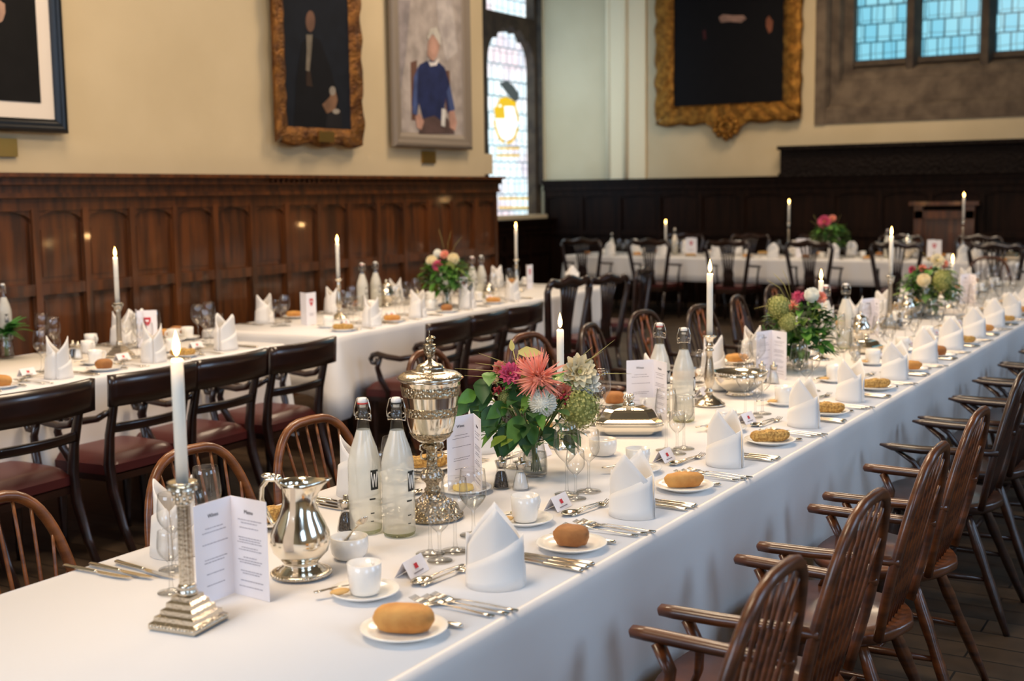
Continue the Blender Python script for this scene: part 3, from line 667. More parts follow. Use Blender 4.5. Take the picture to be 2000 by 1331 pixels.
# ------------------------------------------------------------------ tables and cloths
TZ = .75
def table(L, W, loc, rz, label, group):
    t = Node('trestle_table'); t.part('table_top', G().box((0, L/2, .722), (W-.05, L-.05, .03)), mahog)
    n = max(2, int(L/1.8)+1)
    for i in range(n):
        y = .35+(L-.7)*i/(n-1)
        for x in (-W*.34, W*.34): t.part('leg', G().tube([(x, y, .71), (x*1.05, y, 0)], [.024, .018], 8), mahog)
    put(t, loc, rz, label, 'table', group)
def cloth(L, W, loc, rz, drops, label, group, corner=.10, seed=1):
    """drops = (right, far, left, near)"""
    rnd = random.Random(seed); g = G(); x1, y1 = W/2, L; r = .009
    g.add([(-x1+r, r, TZ), (x1-r, r, TZ), (x1-r, y1-r, TZ), (-x1+r, y1-r, TZ)], [(0, 1, 2, 3)])
    sides = [((x1, 0), (x1, y1), (1, 0), drops[0]), ((x1, y1), (-x1, y1), (0, 1), drops[1]), ((-x1, y1), (-x1, 0), (-1, 0), drops[2]), ((-x1, 0), (x1, 0), (0, -1), drops[3])]
    ring = []; per = 0
    for k, (a_, b_, n_, d_) in enumerate(sides):
        ln = ((a_[0]-b_[0])**2+(a_[1]-b_[1])**2)**.5; m = max(8, int(ln/.035)); dn = sides[k-1][3]; dx = sides[(k+1) % 4][3]
        for i in range(m):
            q = i/m; x = a_[0]+(b_[0]-a_[0])*q; y = a_[1]+(b_[1]-a_[1])*q; s_ = q*ln; e0, e1 = s_, ln-s_
            nx, ny = n_
            dr = d_
            if e0 < .3: w_ = .5*(1-e0/.3); dr = d_*(1-w_)+dn*w_
            if e1 < .3: w_ = .5*(1-e1/.3); dr = d_*(1-w_)+dx*w_
            cf = math.exp(-(min(e0, e1)/.10)**2)
            if e0 < .05: pn = sides[k-1][2]; f_ = .5*(1-e0/.05); nx, ny = nx*(1-f_)+pn[0]*f_, ny*(1-f_)+pn[1]*f_
            if e1 < .05: pn = sides[(k+1) % 4][2]; f_ = .5*(1-e1/.05); nx, ny = nx*(1-f_)+pn[0]*f_, ny*(1-f_)+pn[1]*f_
            ring.append((x, y, nx, ny, dr+corner*cf*(1 if dr > .2 else .2), cf, per+s_))
        per += ln
    n = len(ring); lv = [0, .01, .03, .1, .25, .45, .7, 1]; vs = []
    for j, v in enumerate(lv):
        for (x, y, nx, ny, dr, cf, s_) in ring:
            if j == 0: px, py, pz = min(max(x, -x1+r), x1-r), min(max(y, r), y1-r), TZ
            elif j == 1: px, py, pz = x-nx*r*.35, y-ny*r*.35, TZ-r*.25
            else:
                h = max(dr*v, r); rip = .013*v*(sin(s_*11+seed)+.7*sin(s_*23+seed*2)+.5*sin(s_*5.3))*(min(dr, .5)/.5)
                o_ = .004+rip+.01*v+.07*cf*v
                px, py, pz = x+nx*o_, y+ny*o_, TZ-h
            vs.append((px, py, pz))
    fs = [(j*n+i, j*n+(i+1) % n, (j+1)*n+(i+1) % n, (j+1)*n+i) for j in range(len(lv)-1) for i in range(n)]
    g.add(vs, fs)
    nd = Node('tablecloth', g, linen); o = put(nd, loc, rz, label, 'tablecloth', group)
    md = o.modifiers.new('cloth_thickness', 'SOLIDIFY'); md.thickness = .0015; md.offset = -1
    return o
G_T, G_C = 'trestle tables', 'white tablecloths'
# long table
T1X = -1.745; T1W = 1.015; T1Y0 = .75; T1L = 10.85
table(T1L, T1W-.03, (T1X, T1Y0, 0), 0, 'long central dining table hidden under its white cloth', G_T)
cloth(T1L, T1W, (T1X, T1Y0, 0), 0, (.50, .4, .12, .5), 'long white cloth over the central table that runs to the far right', G_C, seed=3)
# near left table
T2W = 1.0; e2 = P(555, 672); o2 = Vector((e2.x, e2.y, 0)); d2 = Vector((-sin(TA2), cos(TA2), 0)); n2 = Vector((-cos(TA2), -sin(TA2), 0))
T2L = 4.2; T2O = o2-d2*T2L+n2*T2W/2
table(T2L, T2W-.03, T2O, TA2, 'near left dining table hidden under its white cloth', G_T)
cloth(T2L, T2W, T2O, TA2, (.46, .40, .4, .4), 'white cloth over the near left table by the panelling', G_C, seed=5)
# far left table
e3 = P(657, 657); d3 = Vector((-sin(TA3), cos(TA3), 0)); n3 = Vector((-cos(TA3), -sin(TA3), 0)); T3W = 1.02; T3L = 4.15
T3O = Vector((e3.x, e3.y, 0))+n3*T3W/2
table(T3L, T3W-.03, T3O, TA3, 'far left dining table hidden under its white cloth', G_T)
cloth(T3L, T3W, T3O, TA3, (.40, .4, .40, .36), 'white cloth over the far left table with a pointed hanging corner', G_C, corner=.12, seed=8)
# high table (runs across)
T4Y0, T4W = 14.3, 1.0; T4L = 9.6; T4O = Vector((-7.95+0, T4Y0+T4W/2, 0))
table(T4L, T4W-.03, T4O, RD(-90), 'high table across the far end hidden under its white cloth', G_T)
cloth(T4L, T4W, T4O, RD(-90), (.30, .3, .30, .3), 'white cloth over the high table across the far end', G_C, seed=11)

# ------------------------------------------------------------------ table ware prototypes
Z0 = TZ+.0012
def napkin(var=0, wide=False):
    """linen folded into a two-peaked mitre; diner sees it from -x"""
    rnd = random.Random(var); g = G(); H = .168+.010*rnd.random(); W_ = .062; D_ = .040; base = .088
    if wide: W_, D_, base = .060, .050, .108
    lk = .3 if wide else 1.6; ex = 1.35 if wide else .97
    tw = rnd.uniform(-.12, .12)
    for s_, hh, lean in ((1, H, .004+.014*rnd.random()), (-1, H*.97, .004+.02*rnd.random())):
        def fn(u, v, s_=s_, hh=hh, lean=lean):
            a = (-1+2*u)
            top = base+(hh-base)*(1-abs(a)**ex)
            z = top*v; k = z/hh
            y = W_*(.55*a+.45*sin(a*pi/2))*(1-.06*k)
            x = D_*cos(a*pi/2)**.85*(1-.30*k) if abs(a) < 1 else 0
            x += lean*k*k*lk
            x += .003*sin(a*7+var)*(1-k)
            return (s_*x, y+tw*.03*k*s_, z)
        g.grid(fn, 24, 8, thick=.0022)
    # the crossing flap on the outer face: a diagonal fold
    for s_ in (1, -1):
        def fl(u, v, s_=s_):
            a = (-1+2*u)*.98; top = .045+(.115-.045)*(u if s_ > 0 else 1-u); z = top*v; k = z/H
            y = (W_+.002)*(.55*a+.45*sin(a*pi/2))*(1-.06*k); x = (D_+.004)*cos(a*pi/2)**.85*(1-.30*k)+.003
            return (s_*x, y, z)
        g.grid(fl, 14, 4, thick=.002)
    return Node('folded_napkin', g, napkin_m)
NAP = [napkin(i) for i in range(4)]; NAPW = [napkin(i+4, True) for i in range(4)]
def plate(r, name='side_plate'):
    g = G().lathe([(r*.55, 0), (r*.6, .002), (r*.64, .004), (r*.8, .008), (r, .0145), (r*1.01, .0165), (r*.99, .0175), (r*.8, .0115), (r*.62, .0065), (0, .0062)], 40)
    return Node(name, g, china)
PLATE = plate(.083); SAUCER = plate(.072, 'saucer')
def roll(L, W_, H, m, kind):
    g = G()
    def fn(u, v):
        a = 2*pi*u; b_ = -pi/2+pi*v; e = .72 if kind == 'long' else .8
        c_ = lambda t: abs(cos(t))**e*(1 if cos(t) > 0 else -1); s_ = lambda t: abs(sin(t))**e*(1 if sin(t) > 0 else -1)
        p = Vector((L/2*c_(b_)*c_(a), W_/2*c_(b_)*s_(a), H/2*s_(b_)+H/2))
        if p.z < H*.22: p.z = p.z*.25+.0
        n_ = noise.noise(p*38+Vector((len(kind), 0, 0)))*.003+noise.noise(p*110)*.0016; p.x += n_; p.z += abs(n_)
        if kind == 'long': p.z += .002*cos(p.x*120)*(p.z > H*.6)
        return p
    g.grid(fn, 28, 14); return Node('bread_roll', g, m)
ROLLS = {'b': roll(.085, .056, .048, bread_b, 'round'), 'g': roll(.115, .052, .040, bread_g, 'oval'), 's': roll(.135, .050, .036, bread_s, 'long'), 'f': roll(.118, .064, .050, bread_g, 'fat')}
ROLLN = {'b': 'smooth brown', 'g': 'golden oval', 's': 'long seed-topped', 'f': 'chunky floury golden'}
def fork(L=.195):
    g = G(); a = L
    g.tube([(-a*.52, 0, .004), (-a*.40, 0, .005), (-a*.15, 0, .008), (a*.12, 0, .009), (a*.20, 0, .007)], [.0065, .0055, .0032, .0030, .0045], 6, fl=(1, .35), up=(0, 0, 1))
    def pl(u, v): x = a*.18+u*a*.13; return (x, (-.5+v)*.023*(.45+.55*min(1, u*2.5)), .007-.0035*sin(u*pi)+.001)
    g.grid(pl, 6, 4, thick=.0012)
    for k in range(4):
        y = (k-1.5)*.0064; g.tube([(a*.30, y, .0075), (a*.40, y, .0085), (a*.485, y, .0135)], [.0016, .0015, .0009], 5)
    return g
def spoon(L=.175, bw=.019):
    g = G(); a = L
    g.tube([(-a*.5, 0, .004), (-a*.38, 0, .005), (-a*.1, 0, .008), (a*.18, 0, .007)], [.0065, .0055, .0030, .0034], 6, fl=(1, .35), up=(0, 0, 1))
    def b(u, v):
        r = u; t = 2*pi*v; return (a*.335+r*a*.165*cos(t), r*bw*sin(t)*(1-.12*cos(t)), .001+.008*r*r)
    g.grid(b, 5, 18, thick=.001); return g
def knife(L=.21):
    g = G(); a = L
    g.tube([(-a*.5, 0, .005), (-a*.47, 0, .0055), (-a*.3, 0, .0055), (-a*.02, 0, .0055), (0, 0, .0055)], [.0035, .0068, .0062, .0050, .0042], 8, fl=(1, .7), up=(0, 0, 1))
    g.prism([(0, -.004), (a*.1, -.009), (a*.34, -.0095), (a*.46, -.004), (a*.49, .004), (a*.4, .0065), (0, .004)], .0045, .0062, ax='xy'); return g
FORK = Node('fork', fork(), steel); DFORK = Node('fork', fork(.165), steel); SPOON = Node('spoon', spoon(), steel); TSP = Node('teaspoon', spoon(.12, .013), steel)
KNIFE = Node('knife', knife(), steel); SKNIFE = Node('knife', knife(.175), steel)
def cup():
    t = Node('coffee_cup')
    t.part('bowl', G().lathe([(.024, 0), (.030, .003), (.0325, .012), (.0345, .04), (.036, .066), (.0345, .0665), (.031, .03), (.028, .012), (0, .009)], 28), china)
    t.part('handle', G().tube([(.032, 0, .055), (.05, 0, .056), (.056, 0, .042), (.050, 0, .026), (.033, 0, .020)], .0045, 8), china)
    return t
CUP = cup(); BISC = Node('wrapped_biscuit', G().ball((0, 0, .006), .014, 10, 6, sc=(1.6, .9, .45)), twine)
def card():
    t = Node('place_card'); g = G()
    g.prism([(-.021, 0), (0, .036), (.021, 0), (.0203, 0), (0, .0350), (-.0203, 0)], -.042, .042, ax='xz')
    t.part('card', g, card_m)
    for s_ in (-1,):
        g = G(); g.add([(-.0135, -.006, .0145), (-.0135, .008, .0145), (-.0075, .008, .0245), (-.0075, -.006, .0245)], [(0, 1, 2, 3)], mt=Matrix.Translation((-.0006, .0, .0006)))
        g.add([(-.018, -.02, .006), (-.018, .022, .006), (-.0165, .022, .0085), (-.0165, -.02, .0085)], [(0, 1, 2, 3)], 1, mt=Matrix.Translation((-.0006, 0, .0006)))
        t.part('print', g, [crest, ink_l])
    return t
CARD = card()
def wglass(name, h, rb, bh, rim, parts=True, wine=None, foot=.034):
    zf = h-bh; F_ = [(0, .0015), (foot, .0015), (foot, .003), (foot*.4, .006), (.0055, .011)]
    S_ = [(.0055, .011), (.0038, .03), (.0036, zf*.7), (.0045, zf-.006), (.010, zf)]
    B_ = [(.010, zf)]+[(.010+(rb-.010)*sin(min(1, q/.42)*pi/2)**.9 if q < .42 else rb-(rb-rim)*((q-.42)/.58)**1.6, zf+bh*q) for q in (.04, .1, .2, .3, .42, .55, .7, .85, 1)]
    if parts:
        t = Node(name); t.part('foot', G().lathe(F_, 26, cap=False), glass); t.part('stem', G().lathe(S_, 12, cap=False), glass)
        t.part('bowl', G().lathe(B_+[(rim-.0008, h+.0006), (rim-.0016, h)], 28, cap=False), glass)
        if wine:
            t.part('water', G().lathe([(.009, zf+.003)]+[(r-.002, z) for r, z in B_[2:] if z < zf+bh*wine]+[(rb*.93, zf+bh*wine), (0, zf+bh*wine)], 24, cap=False), water_g)
        return t
    return Node(name, G().lathe(F_+S_[1:]+B_[1:], 18, cap=False), glass)
GL = {True: (wglass('wine_glass', .20, .036, .105, .029), wglass('wine_glass', .175, .032, .085, .028), wglass('port_glass', .135, .026, .062, .023, foot=.029)),
      False: (wglass('wine_glass', .20, .036, .105, .029, False), wglass('wine_glass', .175, .032, .085, .028, False), wglass('port_glass', .135, .026, .062, .023, False, foot=.029))}
TUMB = Node('wine_glass'); TUMB = wglass('wine_glass', .165, .034, .095, .030, wine=.3)

class Frame:
    """a table: place() converts (distance in from the edge, along) on one side into the room"""
    def __init__(s, org, rz, W): s.o = Vector(org); s.rz = rz; s.W = W; s.u = Vector((cos(rz), sin(rz), 0)); s.v = Vector((-sin(rz), cos(rz), 0))
    def at(s, side, along, out, lat):
        # diner faces inward; lat>0 is the diner's left
        q = s.o+s.u*side*(s.W/2-out)+s.v*(along-side*lat); return Vector((q.x, q.y, Z0))
    def rot(s, side): return s.rz+(pi if side > 0 else 0)
OBST = [(T1X+0, 0, 0)]
for px, py, r_ in ((589, 1125, .075), (683, 1092, .05), (715, 1040, .045), (780, 1046, .045), (846, 1012, .085), (979, 955, .03), (1017, 958, .03), (1045, 930, .045), (1096, 874, .055), (1228, 846, .13), (1288, 808, .045), (1335, 824, .045), (1385, 793, .07), (1444, 772, .12), (1511, 750, .03), (1488, 748, .03), (1563, 724, .05), (1601, 703, .05), (1611, 686, .045), (1650, 682, .045), (1680, 668, .08), (1692, 690, .09), (1737, 641, .075), (1772, 622, .08), (1815, 618, .05), (1858, 602, .05), (235, 698, .07), (663, 624, .07), (1009, 570, .07), (709, 606, .045), (735, 602, .045), (755, 598, .09), (873, 602, .05), (923, 586, .045), (941, 583, .045), (955, 584, .07), (815, 600, .07)):
    q = P(px, py); OBST.append((q.x, q.y, r_))
def nudge(p, r=.036):
    for _ in range(3):
        for x, y, ro in OBST:
            dx, dy = p.x-x, p.y-y; d = sqrt(dx*dx+dy*dy)
            if 1e-6 < d < r+ro: p = p+Vector((dx, dy, 0))*((r+ro-d)/d)
    return p
def setting(fr, side, al, where, grp, roll_k='g', parts=True, cards=True, cupset=True, only=None, seed=0, nap=True, knives=3, forks=3, nrot=0, nsc=1):
    """one laid place; where = words that single the place out"""
    r = random.Random(seed*7+int(al*100)); j = lambda a: r.uniform(-a, a)
    A = lambda out, lat: fr.at(side, al, out+j(.006), lat+j(.006)); R = fr.rot(side)
    if nap: put((NAP if side > 0 and nsc == 1 else NAPW)[r.randrange(4)], A(.125, 0), R+nrot+j(.2)+(0 if side > 0 and nsc == 1 else RD(r.choice((8, 25, 50)))), 'white napkin folded into a mitre, %s' % where, 'napkin', grp+' napkins', sc=nsc)
    p = A(.115, .335); put(PLATE, p, R, 'white side plate, %s' % where, 'plate', grp+' side plates')
    put(ROLLS[roll_k], p+Vector((0, 0, .0085)), .55+j(.35), '%s bread roll, %s' % (ROLLN[roll_k], where), 'bread roll', grp+' bread rolls')
    for k in range(forks):
        put(FORK, A(.118-.012*k, .18-.026*k), R+RD(3)+j(.05), '%s dinner fork, %s' % (['outermost', 'middle', 'innermost'][k], where), 'fork', grp+' forks')
    put(SKNIFE, fr.at(side, al, .125, .262)+Vector((0, 0, .001)), R+RD(4)+j(.04), 'small butter knife by the side plate, %s' % where, 'knife', grp+' butter knives')
    for k in range(knives):
        put(KNIFE, A(.115, -.115-.024*k), R-RD(2)+j(.03), '%s dinner knife, %s' % (['innermost', 'middle', 'outermost'][k], where), 'knife', grp+' knives')
    put(SPOON, A(.262, .01), R+RD(84)+j(.06), 'dessert spoon, %s' % where, 'spoon', grp+' dessert spoons')
    put(DFORK, A(.240, .0), R-RD(98)+j(.06), 'dessert fork, %s' % where, 'fork', grp+' dessert forks')
    if cards: put(CARD, A(.325, .02), R+j(.15), 'folded place card with red crest, %s' % where, 'place card', grp+' place cards')
    if cupset:
        q = A(.325, .20); put(SAUCER, q, R, 'white saucer, %s' % where, 'saucer', grp+' saucers')
        put(CUP, q+Vector((0, 0, .0065)), R-RD(100)+j(.3), 'white coffee cup, %s' % where, 'cup', grp+' coffee cups')
        put(TSP, q+Vector((-.045, -.02, .0125)), RD(60)+j(.3), 'teaspoon on the saucer, %s' % where, 'teaspoon', grp+' teaspoons')
    if cupset and parts: put(BISC, q+Vector((-.03, .035 if side < 0 else -.045, .0125)), .6+j(.5), 'wrapped biscuit on the saucer, %s' % where, 'biscuit', grp+' biscuits')
    g3 = GL[parts]
    put(g3[2], nudge(A(.325, -.085)), 0, 'small port glass, %s' % where, 'glass', grp+' port glasses')
    put(g3[1], nudge(A(.335, -.165)), 0, 'white wine glass, %s' % where, 'glass', grp+' white wine glasses')
    put(g3[0], nudge(A(.375, -.110)), 0, 'tall wine glass, %s' % where, 'glass', grp+' tall wine glasses')
FR1 = Frame((T1X, 0, 0), 0, T1W)
rk = ['f', 'b', 'g', 's', 's', 's', 'g', 'b', 's', 'g', 's', 'g', 'g', 's']
Ys = [2.14, 2.79, 3.45, 4.16, 4.76, 5.41, 6.0, 6.54, 7.11, 7.70, 8.3, 8.9, 9.5]
for i, y in enumerate(Ys):
    setting(FR1, 1, y, '%s place on the right of the long table' % ORD[i], 'right of long table', rk[i], seed=i, knives=0 if i == 0 else 3, nrot=RD([112, 100, 78, 84, 74, 80, 76, 82, 80, 78, 82, 80, 80][i]))
    if i == 0:
        for k in range(3): put(KNIFE, FR1.at(1, y, .108, -.17-.022*k), pi+RD(3*k-3), '%s dinner knife, first place on the right of the long table' % ['innermost', 'middle', 'outermost'][k], 'knife', 'right of long table knives')
YL = [1.98, 2.64, 3.28, 3.90, 4.58, 5.22, 5.72, 6.3, 6.9, 7.5, 8.1, 8.75, 9.4, 10.05, 10.7]
for i, y in enumerate(YL):
    w_ = '%s place on the left of the long table' % ORD[i]
    if i == 0:
        A = lambda o_, l_: FR1.at(-1, y, o_, l_)
        put(NAPW[1], A(.105, 0), RD(36), 'white linen napkin in a two-peaked mitre behind the nearest candlestick', 'napkin', sc=1.06)
        for k in range(3): put(KNIFE, Vector((P(208+20*k, 1116+7*k).x, P(215+14*k, 1128-9*k).y, Z0+.0005*k)), RD(3-4*k), '%s knife at the near left end of the long table' % ['nearest', 'middle', 'farthest'][k], 'knife')
        for q, nm, gi in ((P(335, 1160), 'port glass beside the nearest candlestick', 2), (P(340, 1115), 'wine glass behind the nearest candlestick', 1), (P(408, 1075), 'tall wine glass behind the nearest menu card', 0)):
            put(GL[True][gi], Vector((q.x, q.y, Z0)), 0, nm, 'glass')
        q = P(532, 1025); put(PLATE, Vector((q.x, q.y, Z0)), 0, 'white side plate behind the silver jug', 'plate'); put(ROLLS['s'], Vector((q.x, q.y, Z0+.0085)), 1.2, 'seed-topped bread roll behind the silver jug', 'bread roll')
    else:
        setting(FR1, -1, y, w_, 'left of long table', rk[(i*5) % 14], seed=40+i, cupset=i > 2, cards=i > 1)

# ---- centre-piece prototypes
def candle(h=.24, r=.0120, en=2.6):
    t = Node('candle'); t.part('wax', G().lathe([(r, 0), (r, h-.006), (r*.8, h-.001), (r*.4, h-.003), (0, h-.004)], 16), wax)
    t.part('wick', G().tube([(0, 0, h-.005), (.001, 0, h+.004), (.0015, 0, h+.010)], .0009, 5), wick)
    t.part('flame', G().lathe([(1e-5, h+.004), (.0045, h+.009), (.0072, h+.018), (.0068, h+.028), (.0038, h+.040), (.0014, h+.049), (1e-5, h+.054)], 12, cap=False), flame)
    t.light('flame_light', (0, 0, h+.026), en, (1, .58, .24), .014)
    return t
CAN = candle(); CANS = candle(.17); CANL = candle(.26, .0115, 2.6)
def column_stick(H=.285):
    t = Node('candlestick')
    g = G(); k = 1/sqrt(2)*2*.5
    sq = lambda hw: hw*sqrt(2)
    g.lathe([(sq(.052), 0), (sq(.054), .004), (sq(.054), .013), (sq(.050), .016), (sq(.047), .018), (sq(.046), .026), (sq(.038), .029), (sq(.037), .037), (sq(.030), .041), (sq(.029), .050), (sq(.0225), .054), (sq(.0215), .062)], 4, square=1, flat=True)
    for s_ in range(4):
        for i in range(13):
            y = -.048+.008*i; p_ = Matrix.Rotation(s_*pi/2, 4, 'Z') @ Vector((.0528, y, .0085)); g.ball(p_, .0043, 6, 4)
    t.part('stepped_base', g, silver_c, 'stepped square base with a gadrooned edge')
    z0, z1 = .062, H-.045
    g = G().lathe([(.019, z0), (.021, z0+.004), (.019, z0+.008), (.0165, z0+.012), (.0185, z0+.016), (.0150, z0+.022)], 20)
    n = 48; vs = []; zz = [z0+.022, z0+.03, (z0+z1)/2, z1-.006, z1]
    for z in zz:
        rr = .0150-.0022*(z-z0)/(z1-z0)
        for i in range(n): a_ = 2*pi*i/n; q = rr*(1-.09*(i % 4 in (1, 2))); vs.append((q*cos(a_), q*sin(a_), z))
    g.add(vs, [(r_*n+i, r_*n+(i+1) % n, (r_+1)*n+(i+1) % n, (r_+1)*n+i) for r_ in range(len(zz)-1) for i in range(n)], sm=False)
    t.part('fluted_column', g, silver_c)
    g = G().lathe([(.0135, z1), (.0155, z1+.003), (.0135, z1+.005), (.015, z1+.010), (.017, z1+.022), (.022, z1+.033)], 20)
    for ring, (zz_, rr) in enumerate(((z1+.012, .016), (z1+.022, .0185))):
        for i in range(8): a_ = 2*pi*(i+.5*ring)/8; g.ball((rr*cos(a_), rr*sin(a_), zz_), .0052, 6, 5, sc=(.8, .8, 1.5))
    for i in range(4): a_ = pi/4+i*pi/2; g.ball((.024*cos(a_), .024*sin(a_), z1+.031), .0055, 6, 5)
    t.part('corinthian_capital', g, silver_c)
    g = G().lathe([(sq(.019), z1+.034), (sq(.022), z1+.036), (sq(.022), z1+.039), (sq(.018), z1+.041)], 4, square=1, flat=True)
    g.lathe([(.012, z1+.040), (.026, z1+.043), (.030, z1+.0455), (.026, z1+.047), (.012, z1+.045)], 24); t.part('drip_pan', g, silver)
    t.h = z1+.045; return t
def baluster_stick(H=.275):
    t = Node('candlestick')
    t.part('base', G().lathe([(.056, 0), (.062, .004), (.060, .010), (.050, .014), (.046, .022), (.034, .028), (.026, .034), (.016, .040), (.012, .048)], 28), silver_c)
    k = (H-.05)
    t.part('stem', G().lathe([(.012, .048), (.020, .054), (.013, .062), (.010, .07), (.017, .085), (.0205, .105), (.018, .14), (.013, .18), (.0105, .21*H/.275), (.018, .216*H/.275), (.011, .225*H/.275)], 20), silver_c)
    t.part('socket', G().lathe([(.010, H-.05), (.016, H-.042), (.012, H-.034), (.013, H-.022), (.018, H-.012), (.026, H-.006), (.027, H-.002), (.016, H)], 22), silver)
    t.h = H-.001; return t
def short_stick(H=.15):
    t = Node('candlestick')
    t.part('base', G().lathe([(.045, 0), (.048, .003), (.042, .008), (.022, .014), (.010, .024)], 24), silver)
    t.part('stem', G().lathe([(.010, .024), (.007, .05), (.011, .07), (.007, .09), (.009, H-.03)], 14), silver)
    t.part('socket', G().lathe([(.009, H-.03), (.014, H-.02), (.0135, H-.004), (.022, H-.001), (.014, H)], 18), silver)
    t.h = H-.001; return t
ST_C = column_stick(); ST_B = baluster_stick(); ST_S = short_stick(); ST_T = column_stick(.31); ST_H = baluster_stick(.40)
def stick(st, cn, loc, rz, where, clean=None):
    v = Vector((loc[0], loc[1], Z0)); put(st, v, rz, 'silver %s, %s' % ('column candlestick on a stepped square base' if st in (ST_C, ST_T) else 'candlestick on a round foot', where), 'candlestick')
    put(cn, v+Vector((0, 0, st.h)), 0, 'lit ivory candle, %s' % where, 'candle')
LINEH = [(.0, .0)]
def text_mesh(s_, size, mat_, depth=.0003):
    cu = bpy.data.curves.new('lettering', 'FONT'); cu.body = s_; cu.size = size; cu.align_x = 'CENTER'; cu.extrude = depth
    o = bpy.data.objects.new('lettering', cu); COL.objects.link(o)
    dg = bpy.context.evaluated_depsgraph_get(); me = bpy.data.meshes.new_from_object(o.evaluated_get(dg)); bpy.data.objects.remove(o)
    me.materials.clear(); me.materials.append(mat_); return me
def menu(dl, dr_, inside=True, lw=.105, h=.21):
    """folded card standing open, spine at the origin; dl, dr_ = directions of the two leaves"""
    t = Node('menu_card')
    for s_, dd in ((-1, dl), (1, dr_)):
        X_ = Vector((dd[0], dd[1], 0)).normalized()*s_
        M_ = Matrix(((X_.x, -X_.y, 0, 0), (X_.y, X_.x, 0, 0), (0, 0, 1, 0), (0, 0, 0, 1)))
        lf = t.part('left_leaf' if s_ < 0 else 'right_leaf', G().box((s_*lw/2, 0, h/2), (lw, .0012, h), mt=M_), card_m)
        f_ = -.0009; g = G(); rnd = random.Random(5+s_)
        if inside:
            zz = [.74, .70, .585, .43, .40, .285, .17] if s_ < 0 else [.78, .75, .70, .60, .575, .55, .50, .475, .40, .37, .345, .26, .235, .16, .10]
            for q in zz:
                wl = rnd.uniform(.35, .68)*lw; x = -wl/2
                while x < wl/2:
                    ww = rnd.uniform(.003, .009); g.box((s_*lw/2+x+ww/2, f_, q*h), (ww, .0005, .0013), mt=M_); x += ww+.0018
            lf.part('printed_lines', g, ink_l)
            me = text_mesh('Wines' if s_ < 0 else 'Menu', .0115, ink)
            n = Node('heading'); n.o = bpy.data.objects.new('heading', me); n.o.matrix_local = M_ @ Matrix.Translation((s_*lw/2, f_, h*.845)) @ Matrix.Rotation(pi/2, 4, 'X'); lf.ch.append(n)
        elif s_ > 0:
            sh = [(-.019, .024), (.019, .024), (.020, .004), (.012, -.015), (0, -.026), (-.012, -.015), (-.020, .004)]
            g.prism([(lw/2+x, h*.70+z) for x, z in sh], -.0012, -.0007, 0, mt=M_)
            g.prism([(lw/2+x, h*.70+z) for x, z in ((-.014, .010), (.010, .010), (.006, -.002), (-.008, .002))], -.0017, -.0012, 1, mt=M_)
            g.box((lw/2, f_, h*.35), (lw*.5, .0005, .003), 2, mt=M_); g.box((lw/2, f_, h*.30), (lw*.35, .0005, .003), 2, mt=M_)
            lf.part('crest', g, [crest, card_m, ink_l], 'red shield crest printed on the cover')
    return t
def menu_put(S_, L_, R_, label, inside=True):
    a, l_, r_ = P(*S_), P(*L_), P(*R_); put(menu(l_-a, r_-a, inside), Vector((a.x, a.y, Z0)), 0, label, 'menu card')

def bottle(cap_red=True, logo=True):
    t = Node('swing_top_bottle'); R_ = .0405
    body = [(.032, 0), (R_-.002, .004), (R_, .012), (R_, .165), (R_*.97, .185), (R_*.80, .215), (R_*.55, .243), (.0165, .262)]
    t.part('full_body', G().lathe([(.033, .016)]+[(r, z) for r, z in body[2:]], 30, cap=False), bottle_f, 'misted lower part full of water')
    t.part('glass_base', G().lathe([(.0, .001)]+body[:3]+[(R_-.001, .0165), (.033, .0166)], 30, cap=False), bottle_base)
    t.part('neck', G().lathe([(.0165, .262), (.0135, .285), (.0125, .298), (.0150, .300), (.0150, .306), (.0125, .308), (.0125, .318), (.0150, .320), (.0145, .326)], 22, cap=False), bottle_g)
    t.part('stopper', G().lathe([(.008, .318), (.0085, .328), (.0125, .330), (.0130, .336), (.010, .342), (0, .343)], 16), china)
    if cap_red is not None: t.part('rubber_seal', G().lathe([(.010, .3255), (.0135, .3265), (.0135, .3295), (.010, .3305)], 16), rubber_r if cap_red else ink_b, 'red rubber seal' if cap_red else 'dark rubber seal')
    g = G()
    for s_ in (-1, 1):
        g.tube([(s_*.0125, 0, .340), (s_*.017, 0, .338), (s_*.024, -.002, .312), (s_*.023, -.003, .296), (s_*.0155, 0, .292)], .0014, 6)
        g.tube([(s_*.0155, 0, .304), (s_*.022, .002, .300), (s_*.022, .001, .285), (s_*.010, -.012, .290), (0, -.0160, .290)], .0014, 6)
    t.part('wire_bail', g, steel)
    if logo:
        g = G()
        def onb(a_, z): return ((R_+.0005)*sin(a_), -(R_+.0005)*cos(a_), z)
        def patch(a0, a1, z0, z1, mi=0):
            n = 5
            for i in range(n):
                b0, b1 = a0+(a1-a0)*i/n, a0+(a1-a0)*(i+1)/n
                g.add([onb(b0, z0), onb(b1, z0), onb(b1, z1), onb(b0, z1)], [(0, 1, 2, 3)], mi)
        patch(.95, 1.5, .115, .165); patch(.85, 1.25, .090, .094); patch(.9, 1.15, .055, .058); patch(.9, 1.1, .035, .037)
        R2 = R_+.0009
        zig = [(1.0, .16), (1.1, .122), (1.2, .155), (1.3, .122), (1.42, .16)]
        for (a0, z0), (a1, z1) in zip(zig, zig[1:]):
            g.tube([(R2*sin(a0), -R2*cos(a0), z0), (R2*sin((a0+a1)/2), -R2*cos((a0+a1)/2), (z0+z1)/2), (R2*sin(a1), -R2*cos(a1), z1)], .0014, 5, 1)
        t.part('printed_logo', g, [ink_b, china], 'dark square mark with a pale zigzag letter')
    return t
BR = bottle(True); BK = bottle(False)
